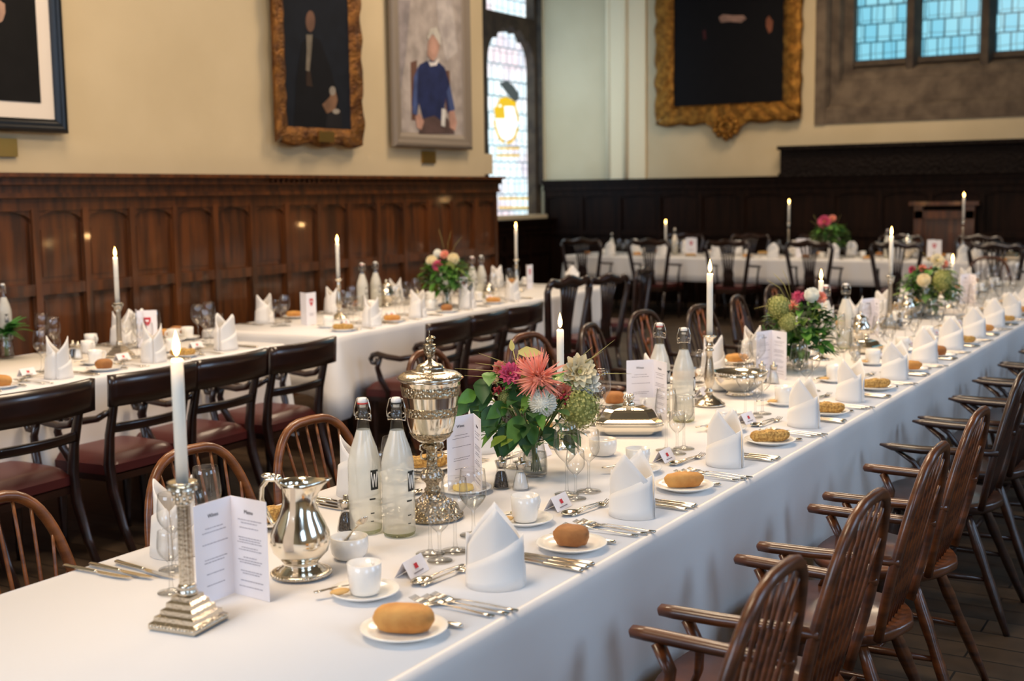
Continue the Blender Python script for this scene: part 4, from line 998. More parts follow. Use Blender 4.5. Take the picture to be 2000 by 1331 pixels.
def jug():
    t = Node('water_jug')
    pr = [(.054, 0), (.062, .003), (.063, .008), (.058, .012), (.050, .015), (.047, .020), (.040, .024), (.036, .030), (.044, .038), (.060, .056), (.066, .076), (.064, .096), (.055, .118), (.044, .140), (.0375, .160), (.036, .180), (.038, .200), (.043, .212)]
    g = G(); n = 44; vs = []
    inn = [(.041, .212), (.036, .198), (.034, .18), (.034, .12), (0, .10)]
    for i, (r, z) in enumerate(pr+inn):
        for k in range(n):
            a_ = 2*pi*k/n; e = max(0, cos(a_))**6; top = max(0, (z-.165)/.047) if z > .165 else 0
            vs.append(((r+e*.034*top**1.5)*cos(a_), r*sin(a_), z+e*.008*top))
    m = len(pr)+len(inn); g.add(vs, [(i*n+k, i*n+(k+1) % n, (i+1)*n+(k+1) % n, (i+1)*n+k) for i in range(m-1) for k in range(n)])
    t.part('body', g, silver)
    g = G().lathe([(.055, .0006), (.0635, .004), (.0655, .0075), (.0635, .011), (.056, .013)], 44)
    for i in range(44): a_ = 2*pi*i/44; g.ball((.0645*cos(a_), .0645*sin(a_), .0075), .0036, 5, 4)
    t.part('foot_rim', g, silver_c)
    g = G().tube([(-.036, 0, .196), (-.050, 0, .214), (-.070, 0, .214), (-.084, 0, .196), (-.086, 0, .170), (-.076, 0, .140), (-.064, 0, .118), (-.050, 0, .104)], [.008, .009, .009, .008, .0075, .007, .006, .005], 10, fl=(1, .7))
    g.ball((-.068, 0, .222), .012, 10, 7, sc=(1.5, .8, .5)); g.ball((-.046, 0, .215), .010, 8, 6)
    t.part('handle', g, silver, 'curved scroll handle')
    return t
JUG = jug()
def chalice():
    t = Node('lidded_silver_cup'); k = 1.0
    t.part('foot', G().lathe([(.070, 0), (.078, .004), (.079, .010), (.070, .016), (.066, .030), (.058, .040), (.040, .048), (.030, .058), (.020, .068)], 40), silver_e)
    g = G().lathe([(.020, .068), (.022, .074), (.016, .082), (.018, .092), (.030, .102), (.033, .112), (.028, .122), (.014, .132), (.013, .150), (.018, .154), (.014, .160), (.014, .178), (.024, .184), (.026, .190), (.020, .196)], 28)
    t.part('stem', g, silver_e)
    g = G()
    for i in range(4):
        a_ = pi/4+i*pi/2; c_, s_ = cos(a_), sin(a_)
        g.tube([(q*c_, q*s_, z) for q, z in ((.016, .196), (.030, .192), (.032, .182), (.024, .176), (.030, .168), (.028, .158), (.016, .154))], .0028, 6)
    t.part('scroll_bracket', g, silver)
    z = .196
    B_ = [(.020, z), (.034, z+.006), (.046, z+.016), (.0545, z+.030), (.061, z+.052), (.066, z+.080), (.070, z+.110), (.0745, z+.145), (.077, z+.160), (.079, z+.163), (.077, z+.166), (.070, z+.166)]
    bowl = t.part('bowl', G().lathe(B_, 48), silver, 'tapering bowl with three engraved bands')
    for z0, z1 in ((.012, .030), (.072, .096), (.124, .150)):
        f_ = lambda q: next(B_[i][0]+(B_[i+1][0]-B_[i][0])*(z+q-B_[i][1])/(B_[i+1][1]-B_[i][1]) for i in range(len(B_)-1) if B_[i][1] <= z+q <= B_[i+1][1])
        g = G().lathe([(f_(z0)+.0002, z+z0), (f_(z0)+.0016, z+z0+.001)]+[(f_(z0+(z1-z0)*q)+.0016, z+z0+(z1-z0)*q) for q in (.25, .5, .75)]+[(f_(z1)+.0016, z+z1-.001), (f_(z1)+.0002, z+z1)], 48, cap=False)
        bowl.part('engraved_band', g, silver_e, 'darker engraved band')
    y = z+.166
    lid = t.part('lid', G().lathe([(.072, y), (.084, y+.001), (.0855, y+.003), (.080, y+.009), (.070, y+.016), (.054, y+.020), (.037, y+.021), (.036, y+.030), (.030, y+.037), (.016, y+.042), (.006, y+.050)], 48), silver_c)
    g = G().lathe([(.005, y+.052), (.009, y+.058), (.015, y+.068), (.0165, y+.080), (.013, y+.086), (.016, y+.088), (.012, y+.090)], 20)
    g.ball((0, 0, y+.098), .011, 8, 6, sc=(1, .8, .9)); g.ball((.008, 0, y+.106), .007, 8, 5, sc=(1.4, .7, .7)); g.tube([(0, 0, y+.100), (0, 0, y+.124)], .0016, 6)
    lid.part('finial', g, silver_e, 'small figure finial')
    return t
CHAL = chalice()
def shaker(fill, name, lab):
    t = Node(name)
    t.part('glass_body', G().lathe([(.021, 0), (.0235, .003), (.023, .010), (.018, .034), (.0120, .052), (.0115, .056), (.0165, .074), (.0175, .080), (.012, .081)], 22, cap=False), glass)
    t.part('contents', G().lathe([(0, .0045), (.0205, .005), (.0198, .012), (.0148, .038), (.0105, .048), (0, .049)], 18, cap=False), fill, lab)
    t.part('cap', G().lathe([(.0105, .058), (.0145, .073), (.0150, .079), (.008, .081), (.0065, .082), (.0065, .092), (.003, .094), (0, .094)], 16), glass if 0 else steel)
    return t
PEP = shaker(pepper, 'pepper_mill', 'black peppercorns'); SAL = shaker(salt, 'salt_mill', 'white salt')
SUG = Node('sugar_bowl'); SUG.part('bowl', G().lathe([(.026, 0), (.034, .004), (.041, .014), (.044, .030), (.0435, .052), (.0415, .053), (.041, .030), (.034, .012), (0, .008)], 32), china)
SUG.part('sugar', G().ball((0, 0, .020), .035, 14, 8, sc=(1, 1, .55)), salt)
def tureen():
    t = Node('entree_dish')
    def oct(hw, hd, z): 
        c_ = .028; return [(hw, -hd+c_, z), (hw, hd-c_, z), (hw-c_, hd, z), (-hw+c_, hd, z), (-hw, hd-c_, z), (-hw, -hd+c_, z), (-hw+c_, -hd, z), (hw-c_, -hd, z)]
    def stack(ls, sm=False):
        g = G(); vs = [p_ for l in ls for p_ in oct(*l)]; n = 8
        fs = [(r_*n+i, r_*n+(i+1) % n, (r_+1)*n+(i+1) % n, (r_+1)*n+i) for r_ in range(len(ls)-1) for i in range(n)]+[tuple(reversed(range(n))), tuple(range((len(ls)-1)*n, len(ls)*n))]
        return g.add(vs, fs, sm=False)
    g = stack([(.085, .060, 0), (.100, .073, .006), (.112, .084, .018), (.116, .088, .034), (.120, .092, .040), (.120, .092, .046)])
    d = t.part('dish', g, silver)
    def beads(hw, hd, z, r_):
        g = G(); n = 40
        for s_ in (-1, 1):
            for i in range(n): g.ball((-hw+2*hw*i/(n-1), s_*hd, z), r_, 5, 4)
            for i in range(28): g.ball((s_*hw, -hd+2*hd*i/27, z), r_, 5, 4)
        return g
    d.part('beaded_rim', beads(.117, .090, .043, .0026), silver)
    g = stack([(.116, .088, .047), (.116, .088, .052), (.104, .077, .058), (.098, .072, .062), (.088, .062, .082), (.080, .055, .090), (.060, .038, .094), (.050, .030, .100), (.030, .018, .101)]); ld = t.part('lid', g, silver)
    ld.part('beaded_edge', beads(.113, .085, .0515, .0022), silver)
    g = G().lathe([(.020, .100), (.022, .106), (.015, .110), (.012, .118)], 20)
    for i in range(6): a_ = 2*pi*i/6; g.tube([(.012*cos(a_), .012*sin(a_), .114), (.018*cos(a_), .018*sin(a_), .126), (.012*cos(a_), .012*sin(a_), .138)], .003, 5)
    g.ball((0, 0, .128), .010, 8, 6); t_ = ld.part('crown_finial', g, silver, 'crown-shaped finial')
    return t
TUR = tureen()
def bowlp():
    t = Node('silver_bowl'); t.part('bowl', G().lathe([(.052, 0), (.056, .005), (.045, .012), (.060, .022), (.092, .046), (.108, .075), (.112, .095), (.108, .096), (.100, .074), (.060, .030), (0, .022)], 40), silver)
    g = G(); 
    for i in range(60): a_ = 2*pi*i/60; g.ball((.1115*cos(a_), .1115*sin(a_), .096), .0042, 5, 4)
    t.part('gadrooned_rim', g, silver); return t
BOWL = bowlp()
def pot(handles=1, name='silver_coffee_pot'):
    t = Node(name)
    t.part('body', G().lathe([(.034, 0), (.040, .004), (.034, .010), (.026, .018), (.042, .032), (.056, .060), (.056, .082), (.042, .104), (.036, .116), (.040, .122)], 30), silver)
    t.part('lid', G().lathe([(.039, .122), (.034, .134), (.018, .144), (.006, .148), (.009, .156), (.005, .164), (0, .165)], 24), silver)
    for s_ in ((1, -1) if handles == 2 else (1,)):
        t.part('handle', G().tube([(s_*.050, 0, .095), (s_*.080, 0, .102), (s_*.090, 0, .075), (s_*.074, 0, .048), (s_*.050, 0, .045)], .005, 8), silver)
    if handles == 1: t.part('spout', G().tube([(-.048, 0, .050), (-.072, 0, .066), (-.084, 0, .098), (-.098, 0, .112)], [.013, .010, .007, .006], 8), silver)
    return t
POT = pot(); URN = pot(2, 'two_handled_cup')
def vset(n, px, py, rz, label, cat, dz=0, sc=1, group=None): q = P(px, py); return put(n, Vector((q.x, q.y, Z0+dz)), rz, label, cat, group, sc=sc)

# ---- long table, from the near end
q = P(369, 1222); stick(ST_C, CAN, (q.x, q.y), RD(9), 'at the near end of the long table')
menu_put((458, 1160), (392, 1186), (541, 1181), 'open menu card headed Wines and Menu beside the nearest candlestick')
vset(JUG, 589, 1125, RD(22), 'polished silver water jug near the front of the long table', 'jug')
vset(SUG, 683, 1092, 0, 'white china sugar bowl beside the silver jug', 'bowl')
q = P(683, 1092); s_ = put(TSP, Vector((q.x+.012, q.y+.012, Z0+.062)), RD(-20), 'teaspoon leaning in the white sugar bowl', 'teaspoon', ry=RD(-38))
vset(PEP, 677, 1040, 0, 'glass pepper mill behind the white sugar bowl', 'pepper mill')
vset(BR, 715, 1040, RD(5), 'swing-top water bottle with a red seal, left of the near pair', 'bottle', sc=(1, 1, .985))
vset(BK, 780, 1046, RD(18), 'swing-top water bottle with a dark seal, right of the near pair', 'bottle')
vset(CHAL, 846, 1012, RD(10), 'tall lidded silver cup with engraved bands behind the near bottles', 'cup')
menu_put((927, 950), (868, 965), (957, 985), 'open menu card standing behind the tall lidded silver cup')
vset(PEP, 979, 955, 0, 'glass pepper mill in front of the near flowers', 'pepper mill'); vset(SAL, 1017, 958, 0, 'glass salt mill in front of the near flowers', 'salt mill')
q = P(905, 962); put(PLATE, Vector((q.x, q.y, Z0)), 0, 'white plate of butter behind the near wine glasses', 'plate', sc=.95)
put(Node('butter_pat', G().lathe([(.028, 0), (.030, .004), (.028, .012), (.010, .015), (0, .015)], 14), butter), Vector((q.x, q.y, Z0+.007)), 0, 'yellow butter on the plate behind the near wine glasses', 'butter')
q = P(1096, 874); stick(ST_S, CAN, (q.x, q.y), 0, 'behind the near flower arrangement')
q = P(925, 1048); put(TUMB, Vector((q.x, q.y, Z0)), 0, 'water glass left of the second napkin on the right', 'glass')
vset(TUR, 1228, 846, RD(28), 'rectangular silver entree dish with a crown finial', 'serving dish', sc=.98)
vset(SUG, 1178, 890, 0, 'white china sugar bowl in front of the silver entree dish', 'bowl')
menu_put((1276, 812), (1225, 815), (1310, 824), 'open menu card behind the silver entree dish')
vset(BR, 1288, 808, RD(12), 'swing-top water bottle with a red seal, left of the second pair', 'bottle'); vset(BK, 1335, 824, RD(28), 'swing-top water bottle with a dark seal, right of the second pair', 'bottle')
q = P(1385, 793); stick(ST_B, CAN, (q.x, q.y), 0, 'beside the second pair of bottles')
vset(BOWL, 1444, 772, 0, 'large silver bowl with a gadrooned rim', 'bowl')
vset(SAL, 1511, 750, 0, 'glass salt mill in front of the second open menu card', 'salt mill'); vset(PEP, 1488, 748, 0, 'glass pepper mill beside the large silver bowl', 'pepper mill')
menu_put((1506, 737), (1470, 743), (1545, 745), 'open menu card between the large silver bowl and the second flowers')
q = P(1601, 703); stick(ST_S, CAN, (q.x, q.y), 0, 'behind the second flower arrangement')
vset(BR, 1611, 686, 0, 'swing-top water bottle with a red seal, left behind the second flowers', 'bottle'); vset(BK, 1650, 682, RD(10), 'swing-top water bottle with a dark seal, right behind the second flowers', 'bottle')
vset(POT, 1680, 668, RD(200), 'silver coffee pot beside the third menu card', 'coffee pot'); menu_put((1706, 654), (1672, 658), (1726, 662), 'open menu card left of the third tall candlestick')
vset(TUR, 1692, 690, RD(80), 'silver covered dish in front of the third tall candlestick', 'serving dish', sc=.7)
q = P(1737, 641); stick(ST_T, CAN, (q.x, q.y), RD(20), 'third tall candlestick along the long table')
vset(URN, 1772, 622, RD(30), 'silver two-handled cup left of the third flowers', 'cup'); vset(PEP, 1756, 640, 0, 'glass pepper mill near the third tall candlestick', 'pepper mill')
vset(SAL, 1672, 705, 0, 'glass salt mill behind the fifth napkin on the right', 'salt mill')
q = P(1858, 602); stick(ST_S, CANS, (q.x, q.y), 0, 'behind the third flower arrangement')
menu_put((1893, 592), (1872, 594), (1912, 596), 'open menu card beyond the third flowers on the long table')
for px, py, k in ((1905, 585, 0), (1945, 578, 1), (1985, 560, 0)): vset(GL[False][k], px, py, 0, '%s wine glass at the far right end of the long table' % ['nearest', 'middle', 'farthest'][k], 'glass', group='glasses at the far end of the long table')

# ------------------------------------------------------------------ flowers
def leaf_geo(g, base, dirv, L, W_, mi=0, droop=.3, up=Vector((0, 0, 1)), fold=.25, ser=0):
    d = Vector(dirv).normalized(); s_ = d.cross(up); s_ = s_.normalized() if s_.length > .01 else Vector((1, 0, 0)); n_ = s_.cross(d)
    rows = 6; vs = []
    for i in range(rows+1):
        q = i/rows; wd = W_*(sin(pi*min(1, q*.96+.04)**.75))*.5
        if ser and i % 2: wd *= 1-ser
        c_ = Vector(base)+d*(L*q)-Vector((0, 0, 1))*(droop*L*q*q)
        vs += [c_-s_*wd+n_*(fold*wd), c_, c_+s_*wd+n_*(fold*wd)]
    g.add(vs, [(3*i+k, 3*i+k+1, 3*i+4+k, 3*i+3+k) for i in range(rows) for k in (0, 1)], mi)
def bloom(kind, r, seed=0):
    rnd = random.Random(seed); g = G()   # faces local -y
    def petal(dirv, L, W_, cup, mi=0, rows=4, tubey=False):
        d = Vector(dirv).normalized(); ax = Vector((0, -1, 0)); s_ = d.cross(ax)
        s_ = s_.normalized() if s_.length > .05 else Vector((1, 0, 0)); n_ = s_.cross(d); vs = []
        for i in range(rows+1):
            q = i/rows; wd = W_*.5*(.45+.55*sin(pi*min(.93, .15+q*.85))) if not tubey else W_*.5*(1-.85*q*q)
            if q == 1 and not tubey: wd *= .35
            c_ = d*(L*(.08+.92*q))+ax*(cup*L*(q*q if cup > 0 else q*q))
            vs += [c_-s_*wd+n_*wd*.5, c_, c_+s_*wd+n_*wd*.5]
        g.add(vs, [(3*i+k, 3*i+k+1, 3*i+4+k, 3*i+3+k) for i in range(rows) for k in (0, 1)], mi)
    if kind == 'spiky':
        for i in range(150):
            el_ = RD(rnd.uniform(-35, 88)); a_ = rnd.uniform(0, 2*pi); d = Vector((cos(el_)*cos(a_), -sin(el_), cos(el_)*sin(a_)))
            petal(d, r*rnd.uniform(.82, 1.12)*(1-.35*max(0, sin(el_))), r*.10, rnd.uniform(-.05, .25), tubey=True)
        g.ball((0, -r*.1, 0), r*.3, 10, 7, 0)
    elif kind == 'pompon':
        n = 210
        for i in range(n):
            z = 1-1.75*(i+.5)/n; a_ = i*2.399963; q = sqrt(max(0, 1-z*z)); d = Vector((q*cos(a_), -z, q*sin(a_)))
            petal(d, r*rnd.uniform(.94, 1.04), r*(.16+.20*(i/n)), .05, rows=3)
        g.ball((0, 0, 0), r*.72, 12, 8, 0)
    elif kind == 'dahlia':
        for ring, (n, el_, L) in enumerate(((11, 2, 1.0), (11, 18, .92), (9, 38, .78), (7, 60, .55))):
            for i in range(n):
                a_ = 2*pi*(i+.5*(ring % 2))/n+rnd.uniform(-.1, .1); e = RD(el_+rnd.uniform(-6, 6)); d = Vector((cos(e)*cos(a_), -sin(e), cos(e)*sin(a_)))
                petal(d, r*L, r*.46, .15)
        g.ball((0, -r*.18, 0), r*.16, 8, 6, 1)
    elif kind == 'hydrangea':
        for i in range(170):
            z = 1-1.8*(i+.5)/170; a_ = i*2.399963; q = sqrt(max(0, 1-z*z)); d = Vector((q*cos(a_), -z, q*sin(a_))); rr = r*rnd.uniform(.86, 1.03)
            c_ = d*rr; t1 = d.cross(Vector((.3, .2, 1))).normalized(); t2 = d.cross(t1); s2 = r*.085
            for k in range(4):
                b0 = k*pi/2+rnd.random(); v1 = t1*cos(b0)+t2*sin(b0); v2 = t1*cos(b0+pi/2)+t2*sin(b0+pi/2)
                g.add([c_, c_+v1*s2*1.2+v2*s2*.2+d*s2*.3, c_+(v1+v2)*s2*1.0+d*s2*.4, c_+v2*s2*1.2+v1*s2*.2+d*s2*.3], [(0, 1, 2, 3)], 0 if rnd.random() > .3 else 1)
        g.ball((0, 0, 0), r*.84, 12, 8, 1)
    elif kind == 'berries':
        for i in range(26): g.ball((rnd.gauss(0, r*.42), rnd.gauss(0, r*.4), rnd.gauss(0, r*.42)), r*.22, 6, 5, 0)
    return g
def vase():
    return G().lathe([(0, .001), (.032, .001), (.036, .006), (.037, .03), (.036, .06), (.030, .085), (.026, .10), (.031, .122), (.030, .1225), (.025, .10), (.034, .055), (.034, .012), (0, .009)], 28, cap=False)
def arrangement(label, px, py, heads, wdt, zlo, zhi, seed, nl=60, grass=(), sc=1.0, vs=True, lcasc=None, rz=RD(31.4), at=None, ls=1.0):
    rnd = random.Random(seed); t = Node('flower_arrangement'); H0 = .12*sc
    if vs:
        t.part('glass_vase', vase(), glass); t.part('vase_water', G().lathe([(0, .011), (.033, .012), (.0335, .04), (.032, .070), (0, .071)], 24, cap=False), water_g)
    g = G(); zc = (zlo+zhi)/2; ctr = Vector((0, 0, zc))
    for i in range(22):
        a_ = rnd.uniform(0, 2*pi); r0 = rnd.uniform(0, .022); g.tube([(r0*cos(a_+2), r0*sin(a_+2), .015), (r0*.6*cos(a_), r0*.6*sin(a_), .10), (wdt*.25*cos(a_), wdt*.2*sin(a_), zc)], .0022, 5)
    for k, (kind, x, z, y, r, m_) in enumerate(heads): g.tube([(0, 0, .10), (x*.4, y*.4+.01, z*.55), (x, y+.012, z)], .0022, 5)
    t.part('stems', g, stem_m)
    def leaves(n, mi_, seed_, ym=1.0):
        g = G(); rr = random.Random(seed_)
        for i in range(n):
            a_ = rr.uniform(0, 2*pi); h = rr.uniform(0, 1); z = zlo+(zhi-zlo)*h*.85; rad = wdt/2*(.35+.60*sin(pi*min(1, .25+h*.65)))*rr.uniform(.5, 1)
            c_ = Vector((rad*cos(a_)*.8, rad*sin(a_)*.75*ym, z)); d = Vector((cos(a_), sin(a_), rr.uniform(-.5, .7)))
            if rr.random() < .35:
                for q in range(7):    # feathery sprig
                    leaf_geo(g, c_+d*(.008*q), d+Vector((rr.uniform(-1, 1), rr.uniform(-1, 1), rr.uniform(-.3, .8))), .03, .009, 0, .1, ser=0)
            else: leaf_geo(g, c_, d, rr.uniform(.045, .075)*ls, rr.uniform(.03, .046)*ls, 0, rr.uniform(0, .5), ser=.12)
        return g
    t.part('foliage', leaves(nl, 0, seed), leaf_m, 'mid green leaves'); t.part('foliage', leaves(int(nl*.8), 0, seed+50), leaf_d, 'dark green leaves'); t.part('foliage', leaves(int(nl*.25), 0, seed+90), leaf_y, 'lime green leaves')
    if lcasc:
        g = G(); leaf_geo(g, (-.045, -.02, .370), (1, 0, .04), .075, .034, 0, .1, up=Vector((0, -1, .3)), ser=.15); leaf_geo(g, (-.062, -.02, .375), (-.1, 0, 1), .034, .016, 0, 0, up=Vector((0, -1, 0))); g.tube([(-.03, 0, .28), (-.05, -.01, .33), (-.045, -.02, .366)], .0012, 5); g.tube([(-.04, 0, .28), (-.06, -.02, .376)], .0012, 5); t.part('foliage', g, yellow_m, 'pale yellow autumn leaf')
        g = G()
        for (x, z, y, dx, dz, L, W_) in lcasc: leaf_geo(g, (x, y, z), (dx, -.35, dz), L, W_, 0, .15, up=Vector((0, -1, .3)), ser=.08)
        t.part('foliage', g, leaf_d, 'broad drooping leaves'); g = G()
        for (x, z, y, dx, dz, L, W_) in lcasc[::2]: leaf_geo(g, (x+.02, y-.01, z+.02), (dx*.7, -.3, dz+.3), L*.9, W_*.8, 0, .15, up=Vector((0, -1, .3)), ser=.08)
        t.part('foliage', g, leaf_m, 'broad mid green leaves')
    NM = {'spiky': 'spiky_dahlia', 'pompon': 'pompon_dahlia', 'dahlia': 'open_dahlia', 'hydrangea': 'hydrangea_head', 'berries': 'berry_cluster'}
    for k, (kind, x, z, y, r, m_) in enumerate(heads):
        mm = [m_, leaf_h] if kind == 'hydrangea' else ([m_, yellow_m] if kind == 'dahlia' else m_)
        n_ = t.part(NM[kind], bloom(kind, r, seed+k), mm, {coral_m: 'coral', pink_m: 'pink', white_m: 'white', cream_m: 'cream', hydr_m: 'green', red_m: 'red'}[m_]+' '+NM[kind].replace('_', ' '), loc=(x, y, z))
        n_.o.rotation_euler = (RD(rnd.uniform(-35, -8)), 0, RD(rnd.uniform(-15, 15)))
    if grass:
        g = G()
        for (x0, z0, x1, z1, y1) in grass:
            a_, b_ = Vector((x0, 0, z0)), Vector((x1, y1, z1)); mid = (a_+b_)/2+Vector((0, -.02, .025)); g.tube([a_, a_.lerp(mid, .6), mid, mid.lerp(b_, .55), b_], [.0016, .0017, .0022, .0020, .0006], 5, fl=(1.6, .5))
        t.part('grass_blades', g, grass_m)
    q = at or P(px, py); return put(t, Vector((q.x, q.y, Z0)), rz, label, 'flowers', sc=sc)
casc = [(-.10, .20, -.03, -.7, -.5, .085, .062), (-.13, .26, -.02, -.8, -.4, .08, .05), (-.06, .17, -.06, -.4, -.9, .10, .075), (-.12, .22, -.05, -.2, -.9, .085, .060), (-.03, .15, -.06, .1, -1, .07, .05), (.03, .15, -.04, .6, -.8, .07, .045), (-.15, .24, 0, -.5, -.9, .075, .05), (-.02, .21, -.08, .5, -.5, .06, .042), (.09, .12, 0, .5, -.9, .06, .035), (-.09, .14, -.03, -.3, -1, .07, .055)]
LA = [(-.19+.045*(i % 5)*.9, .235+.03*((i*7) % 4), -.03-.02*(i % 3), -.6+.3*(i % 4), -.4+.35*(i % 3), .075, .055) for i in range(0, 12, 3)]
arrangement('near flower arrangement with a spiky coral dahlia and a white pompon in a glass vase', 1045, 930,
    [('spiky', .012, .305, -.08, .080, coral_m), ('pompon', .022, .232, -.09, .042, white_m), ('dahlia', -.07, .315, -.07, .034, pink_m), ('dahlia', -.10, .325, -.03, .024, coral_m), ('dahlia', .128, .312, -.03, .055, cream_m), ('dahlia', .155, .275, -.02, .042, white_m),
     ('hydrangea', .130, .208, -.05, .062, hydr_m), ('hydrangea', -.035, .285, -.04, .028, hydr_m), ('berries', -.108, .262, -.04, .016, red_m), ('berries', .085, .245, -.07, .018, red_m), ('dahlia', .085, .255, -.05, .028, coral_m), ('dahlia', -.12, .29, 0, .018, cream_m), ('spiky', -.03, .325, 0, .035, coral_m), ('hydrangea', -.085, .24, -.03, .022, hydr_m)],
      .36, .10, .34, 3, 58, grass=[(.06, .22, .235, .405, -.03), (.05, .23, .17, .385, -.03), (.07, .24, .20, .37, -.02), (-.02, .27, -.16, .372, -.04), (-.02, .27, -.17, .345, -.05), (.0, .26, -.23, .325, -.02), (-.01, .24, -.20, .31, -.06), (.12, .26, .285, .30, .0), (-.04, .26, -.09, .34, -.06), (.0, .25, .06, .33, -.10)], lcasc=casc+LA)
arrangement('second flower arrangement with pink, coral and white dahlias on the long table', 1563, 724,
    [('spiky', -.024, .345, -.04, .034, pink_m), ('spiky', -.058, .30, -.07, .036, coral_m), ('pompon', .040, .350, -.03, .036, white_m), ('dahlia', .085, .335, -.01, .03, coral_m), ('hydrangea', -.125, .305, -.10, .055, hydr_m), ('hydrangea', -.09, .24, -.13, .045, hydr_m)],
    .36, .08, .35, 13, 120, ls=1.35, grass=[(-.04, .3, -.13, .45, 0), (-.05, .3, -.16, .42, 0), (-.04, .3, -.09, .47, 0), (-.06, .28, -.22, .29, -.02), (.08, .2, .21, .13, -.03)])
arrangement('third flower arrangement with a cream ball dahlia and green hydrangea on the long table', 1815, 618,
    [('pompon', -.095, .245, -.16, .045, cream_m), ('hydrangea', .03, .24, -.13, .075, hydr_m), ('dahlia', .02, .36, -.06, .05, cream_m), ('dahlia', .075, .335, -.02, .035, coral_m), ('dahlia', -.06, .31, -.02, .03, coral_m), ('berries', -.03, .28, -.04, .03, red_m), ('dahlia', -.12, .30, 0, .03, pink_m)],
    .42, .08, .35, 23, 130, ls=1.35, grass=[(0, .3, -.06, .42, 0), (0, .3, .02, .43, 0)])
arrangement('flower arrangement with cream, coral and deep pink dahlias on the far left table', 873, 602,
    [('pompon', -.10, .345, -.04, .045, cream_m), ('dahlia', -.055, .31, -.07, .048, pink_m), ('dahlia', -.01, .39, -.02, .035, coral_m), ('pompon', .055, .36, -.03, .045, cream_m), ('pompon', -.06, .40, 0, .032, white_m), ('hydrangea', .03, .31, -.04, .04, hydr_m)],
    .44, .14, .37, 33, 110, ls=1.35, grass=[(-.0, .35, -.05, .58, 0), (.0, .35, .04, .56, 0), (.02, .35, .12, .52, 0)])
arrangement('flower arrangement with a magenta dahlia on the high table', 1622, 492,
    [('dahlia', -.06, .43, -.06, .085, pink_m), ('dahlia', .02, .47, 0, .05, coral_m)], .52, .16, .44, 43, 110, ls=1.5, grass=[(-.1, .3, -.22, .52, 0), (.05, .3, .12, .52, 0), (-.1, .3, -.26, .45, 0)], rz=0, at=Vector((onY(1622, 480, 14.8).x, 14.8, 0)))
# fern arrangement at the left edge
t = Node('fern_arrangement'); t.part('glass_vase', vase(), glass); g = G(); rnd = random.Random(5)
for i in range(26):
    a_ = rnd.uniform(0, 2*pi); d = Vector((cos(a_), sin(a_), rnd.uniform(.1, 1.2))).normalized(); L = rnd.uniform(.14, .20); b_ = Vector((0, 0, .13))
    for k in range(12):
        q = k/12; p_ = b_+d*(L*q)-Vector((0, 0, .06*q*q))
        for s_ in (-1, 1): leaf_geo(g, p_, d+d.cross(Vector((0, 0, 1)))*s_*1.6, .05*(1.1-q), .011, 0, .2)
t.part('fern_fronds', g, fern_m); t.part('stems', G().tube([(0, 0, .01), (0, 0, .14)], .012, 6), stem_m)
q = P(14, 700); put(t, Vector((q.x, q.y, Z0)), 0, 'green fern in a glass vase at the left edge of the near left table', 'flowers', sc=1.0)

# ------------------------------------------------------------------ near left table
def on(frame_o, ang, W_): f_ = Frame((frame_o.x, frame_o.y, 0), ang, W_); return f_
FR2 = on(T2O, TA2, T2W); FR3 = on(T3O, TA3, T3W)
def along(fr, p): return (Vector((p.x, p.y, 0))-fr.o).dot(fr.v)
for i, (px, py, k) in enumerate([(-60, 775, 's'), (110, 738, 'f'), (283, 706, 'b'), (437, 683, 's')]):
    setting(FR2, 1, along(FR2, P(px, py)), '%s place, chair side of near left table' % ORD[i], 'near left table', k, parts=False, nsc=1.14, seed=60+i, knives=2, forks=2, cupset=i != 1)
for i, (px, py, k) in enumerate([(62, 660, 'g'), (213, 664, 'b')]):
    setting(FR2, -1, along(FR2, P(px, py)), '%s place, wall side of near left table' % ORD[i], 'near left table wall side', k, parts=False, nsc=1.14, seed=70+i, knives=2, forks=2, cards=False)
q = P(235, 698); stick(ST_H if 0 else ST_C, CAN, (q.x, q.y), RD(10), 'on the near left table')
menu_put((271, 681), (264, 672), (329, 679), 'menu card with a red shield crest on the near left table', False)
for px, py, l_ in ((172, 690, 'front'), (178, 676, 'rear')): vset(CUP, px, py, 0, 'white coffee cup by the salt mill on the near left table, %s of two' % l_, 'cup')
vset(SAL, 153, 702, 0, 'glass salt mill behind the napkin on the near left table', 'salt mill'); vset(PEP, 143, 700, 0, 'glass pepper mill behind the napkin on the near left table', 'pepper mill')
for px, py, l_ in ((388, 668, 'taller wine glass by the last napkin of the near left table'), (410, 662, 'second wine glass by the last napkin of the near left table'), (85, 690, 'large wine glass behind the near left napkins'), (107, 700, 'smaller wine glass behind the near left napkins')): vset(GL[True][0], px, py, 0, l_, 'glass', sc=1.08)
vset(BK, 12, 668, 0, 'swing-top bottle behind the fern at the left edge', 'bottle')
# ------------------------------------------------------------------ far left table
for i, (px, py, k) in enumerate([(715, 636, 's'), (813, 620, 'g'), (905, 602, 'b'), (990, 586, 'g')]):
    setting(FR3, 1, along(FR3, P(px, py)), '%s place, chair side of far left table' % ORD[i], 'far left table', k, parts=False, nsc=1.12, seed=80+i, knives=2, forks=2)
for i, (px, py, k) in enumerate([(530, 632, 'g'), (640, 610, 'b'), (735, 590, 'g'), (815, 574, 's'), (965, 560, 'g')]):
    setting(FR3, -1, along(FR3, P(px, py)), '%s place, wall side of far left table' % ORD[i], 'far left table wall side', k, parts=False, nsc=1.12, seed=90+i, knives=2, forks=1, cards=False, cupset=i != 0)
put(NAP[2], Vector((P(1118, 556).x, P(1118, 556).y, Z0)), RD(-60), 'white napkin standing at the far end of the far left table', 'napkin')
q = P(663, 624); stick(ST_B, CAN, (q.x, q.y), 0, 'at the near end of the far left table')
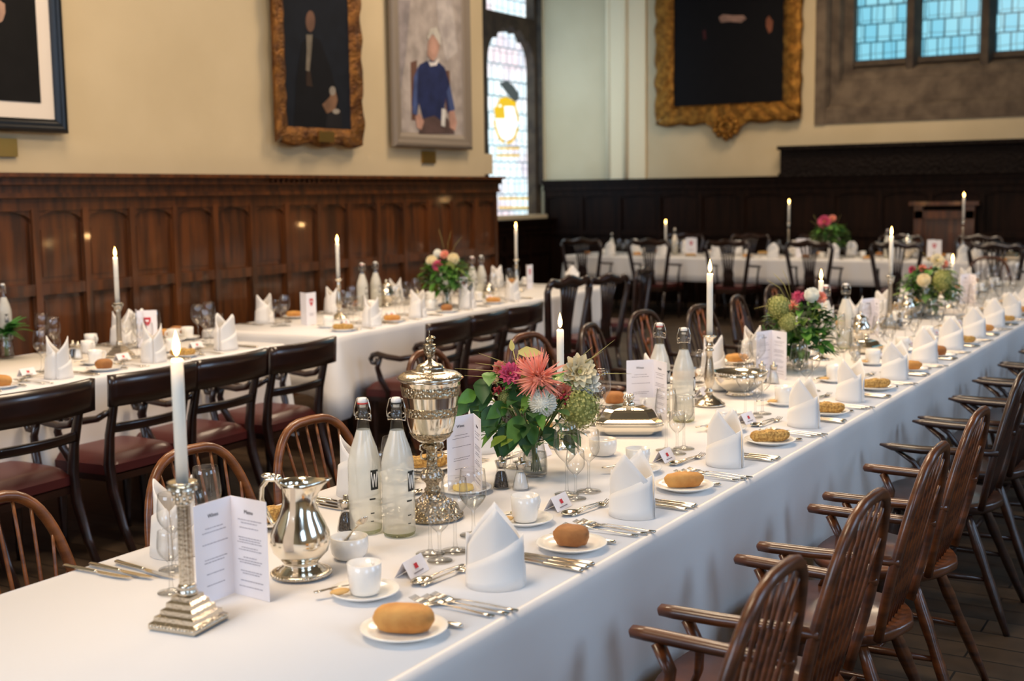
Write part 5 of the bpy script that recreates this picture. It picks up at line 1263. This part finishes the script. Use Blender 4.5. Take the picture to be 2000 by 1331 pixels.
q = P(1009, 570); stick(ST_B, CANL, (q.x, q.y), 0, 'near the far end of the far left table')
menu_put((600, 637), (578, 632), (640, 630), 'upright menu card with a red crest at the near end of the far left table', False); menu_put((898, 598), (890, 590), (925, 594), 'menu card with a red crest below the far left flowers', False); menu_put((1030, 566), (1024, 560), (1048, 563), 'menu card with a red crest by the far candle of the far left table', False)
for px, py, n_, l_ in ((709, 606, BR, 'left of the pair near the tall candle'), (735, 602, BK, 'right of the pair near the tall candle'), (923, 586, BR, 'left of the pair past the flowers'), (941, 583, BK, 'right of the pair past the flowers')): vset(n_, px, py, RD(15), 'swing-top water bottle on the far left table, %s' % l_, 'bottle')
vset(URN, 755, 598, RD(40), 'silver two-handled jar beside the far left bottles', 'cup', sc=1.2); vset(POT, 815, 600, 0, 'small silver pot behind a napkin on the far left table', 'coffee pot', sc=.8); vset(POT, 955, 584, 0, 'small silver pot past the flowers on the far left table', 'coffee pot', sc=.8)
# ------------------------------------------------------------------ high table
FR4 = Frame((T4O.x, T4O.y, 0), RD(-90), T4W)
for i in range(12):
    a_ = .62+i*.74
    for sd, nm in ((1, 'near'), (-1, 'wall')):
        setting(FR4, sd, a_, '%s place from left, %s side of high table' % (ORD[i] if i else 'first', nm), 'high table %s side' % nm, 'bgsg'[i % 4], parts=False, nsc=1.1, seed=110+i*2+sd, knives=1, forks=1, cards=False, cupset=(i % 2 == 0))
def hi(n, px, yy, rz, label, cat, sc=1, dz=0):
    x = onY(px, 480, yy).x; return put(n, Vector((x, yy, Z0+dz)), rz, label, cat, sc=sc)
def hstick(px, yy, H, cn, where):
    st = baluster_stick(H); x = onY(px, 480, yy).x; stick(st, cn, (x, yy), 0, where)
hstick(1300, 14.75, .17, CAN, 'at the left of the high table'); hstick(1540, 14.9, .42, CAN, 'left of the magenta flowers on the high table'); hstick(1880, 14.7, .46, CANL, 'at the right of the high table')
hi(BK, 1318, 14.95, 0, 'swing-top bottle beside the left candle of the high table', 'bottle'); hi(BR, 1733, 14.9, 0, 'swing-top bottle on the high table left of the silver cup', 'bottle')
hi(URN, 1773, 14.9, 0, 'two-handled silver cup on the high table', 'cup', sc=1.75); hi(TUR, 1975, 14.85, 0, 'covered silver dish at the right of the high table', 'serving dish'); hi(BK, 1195, 14.95, 0, 'swing-top bottle near the left end of the high table', 'bottle', sc=.8)
for px, l_ in ((1350, 'left of three on the high table'), (1566, 'middle of three on the high table'), (1822, 'right of three on the high table')): hi(menu(Vector((.3, 1, 0)), Vector((1, -.12, 0)), False, lw=.17 if px == 1566 else .15), px-11, 14.62, 0, 'white menu card with a red crest, %s' % l_, 'menu card', sc=1.1)
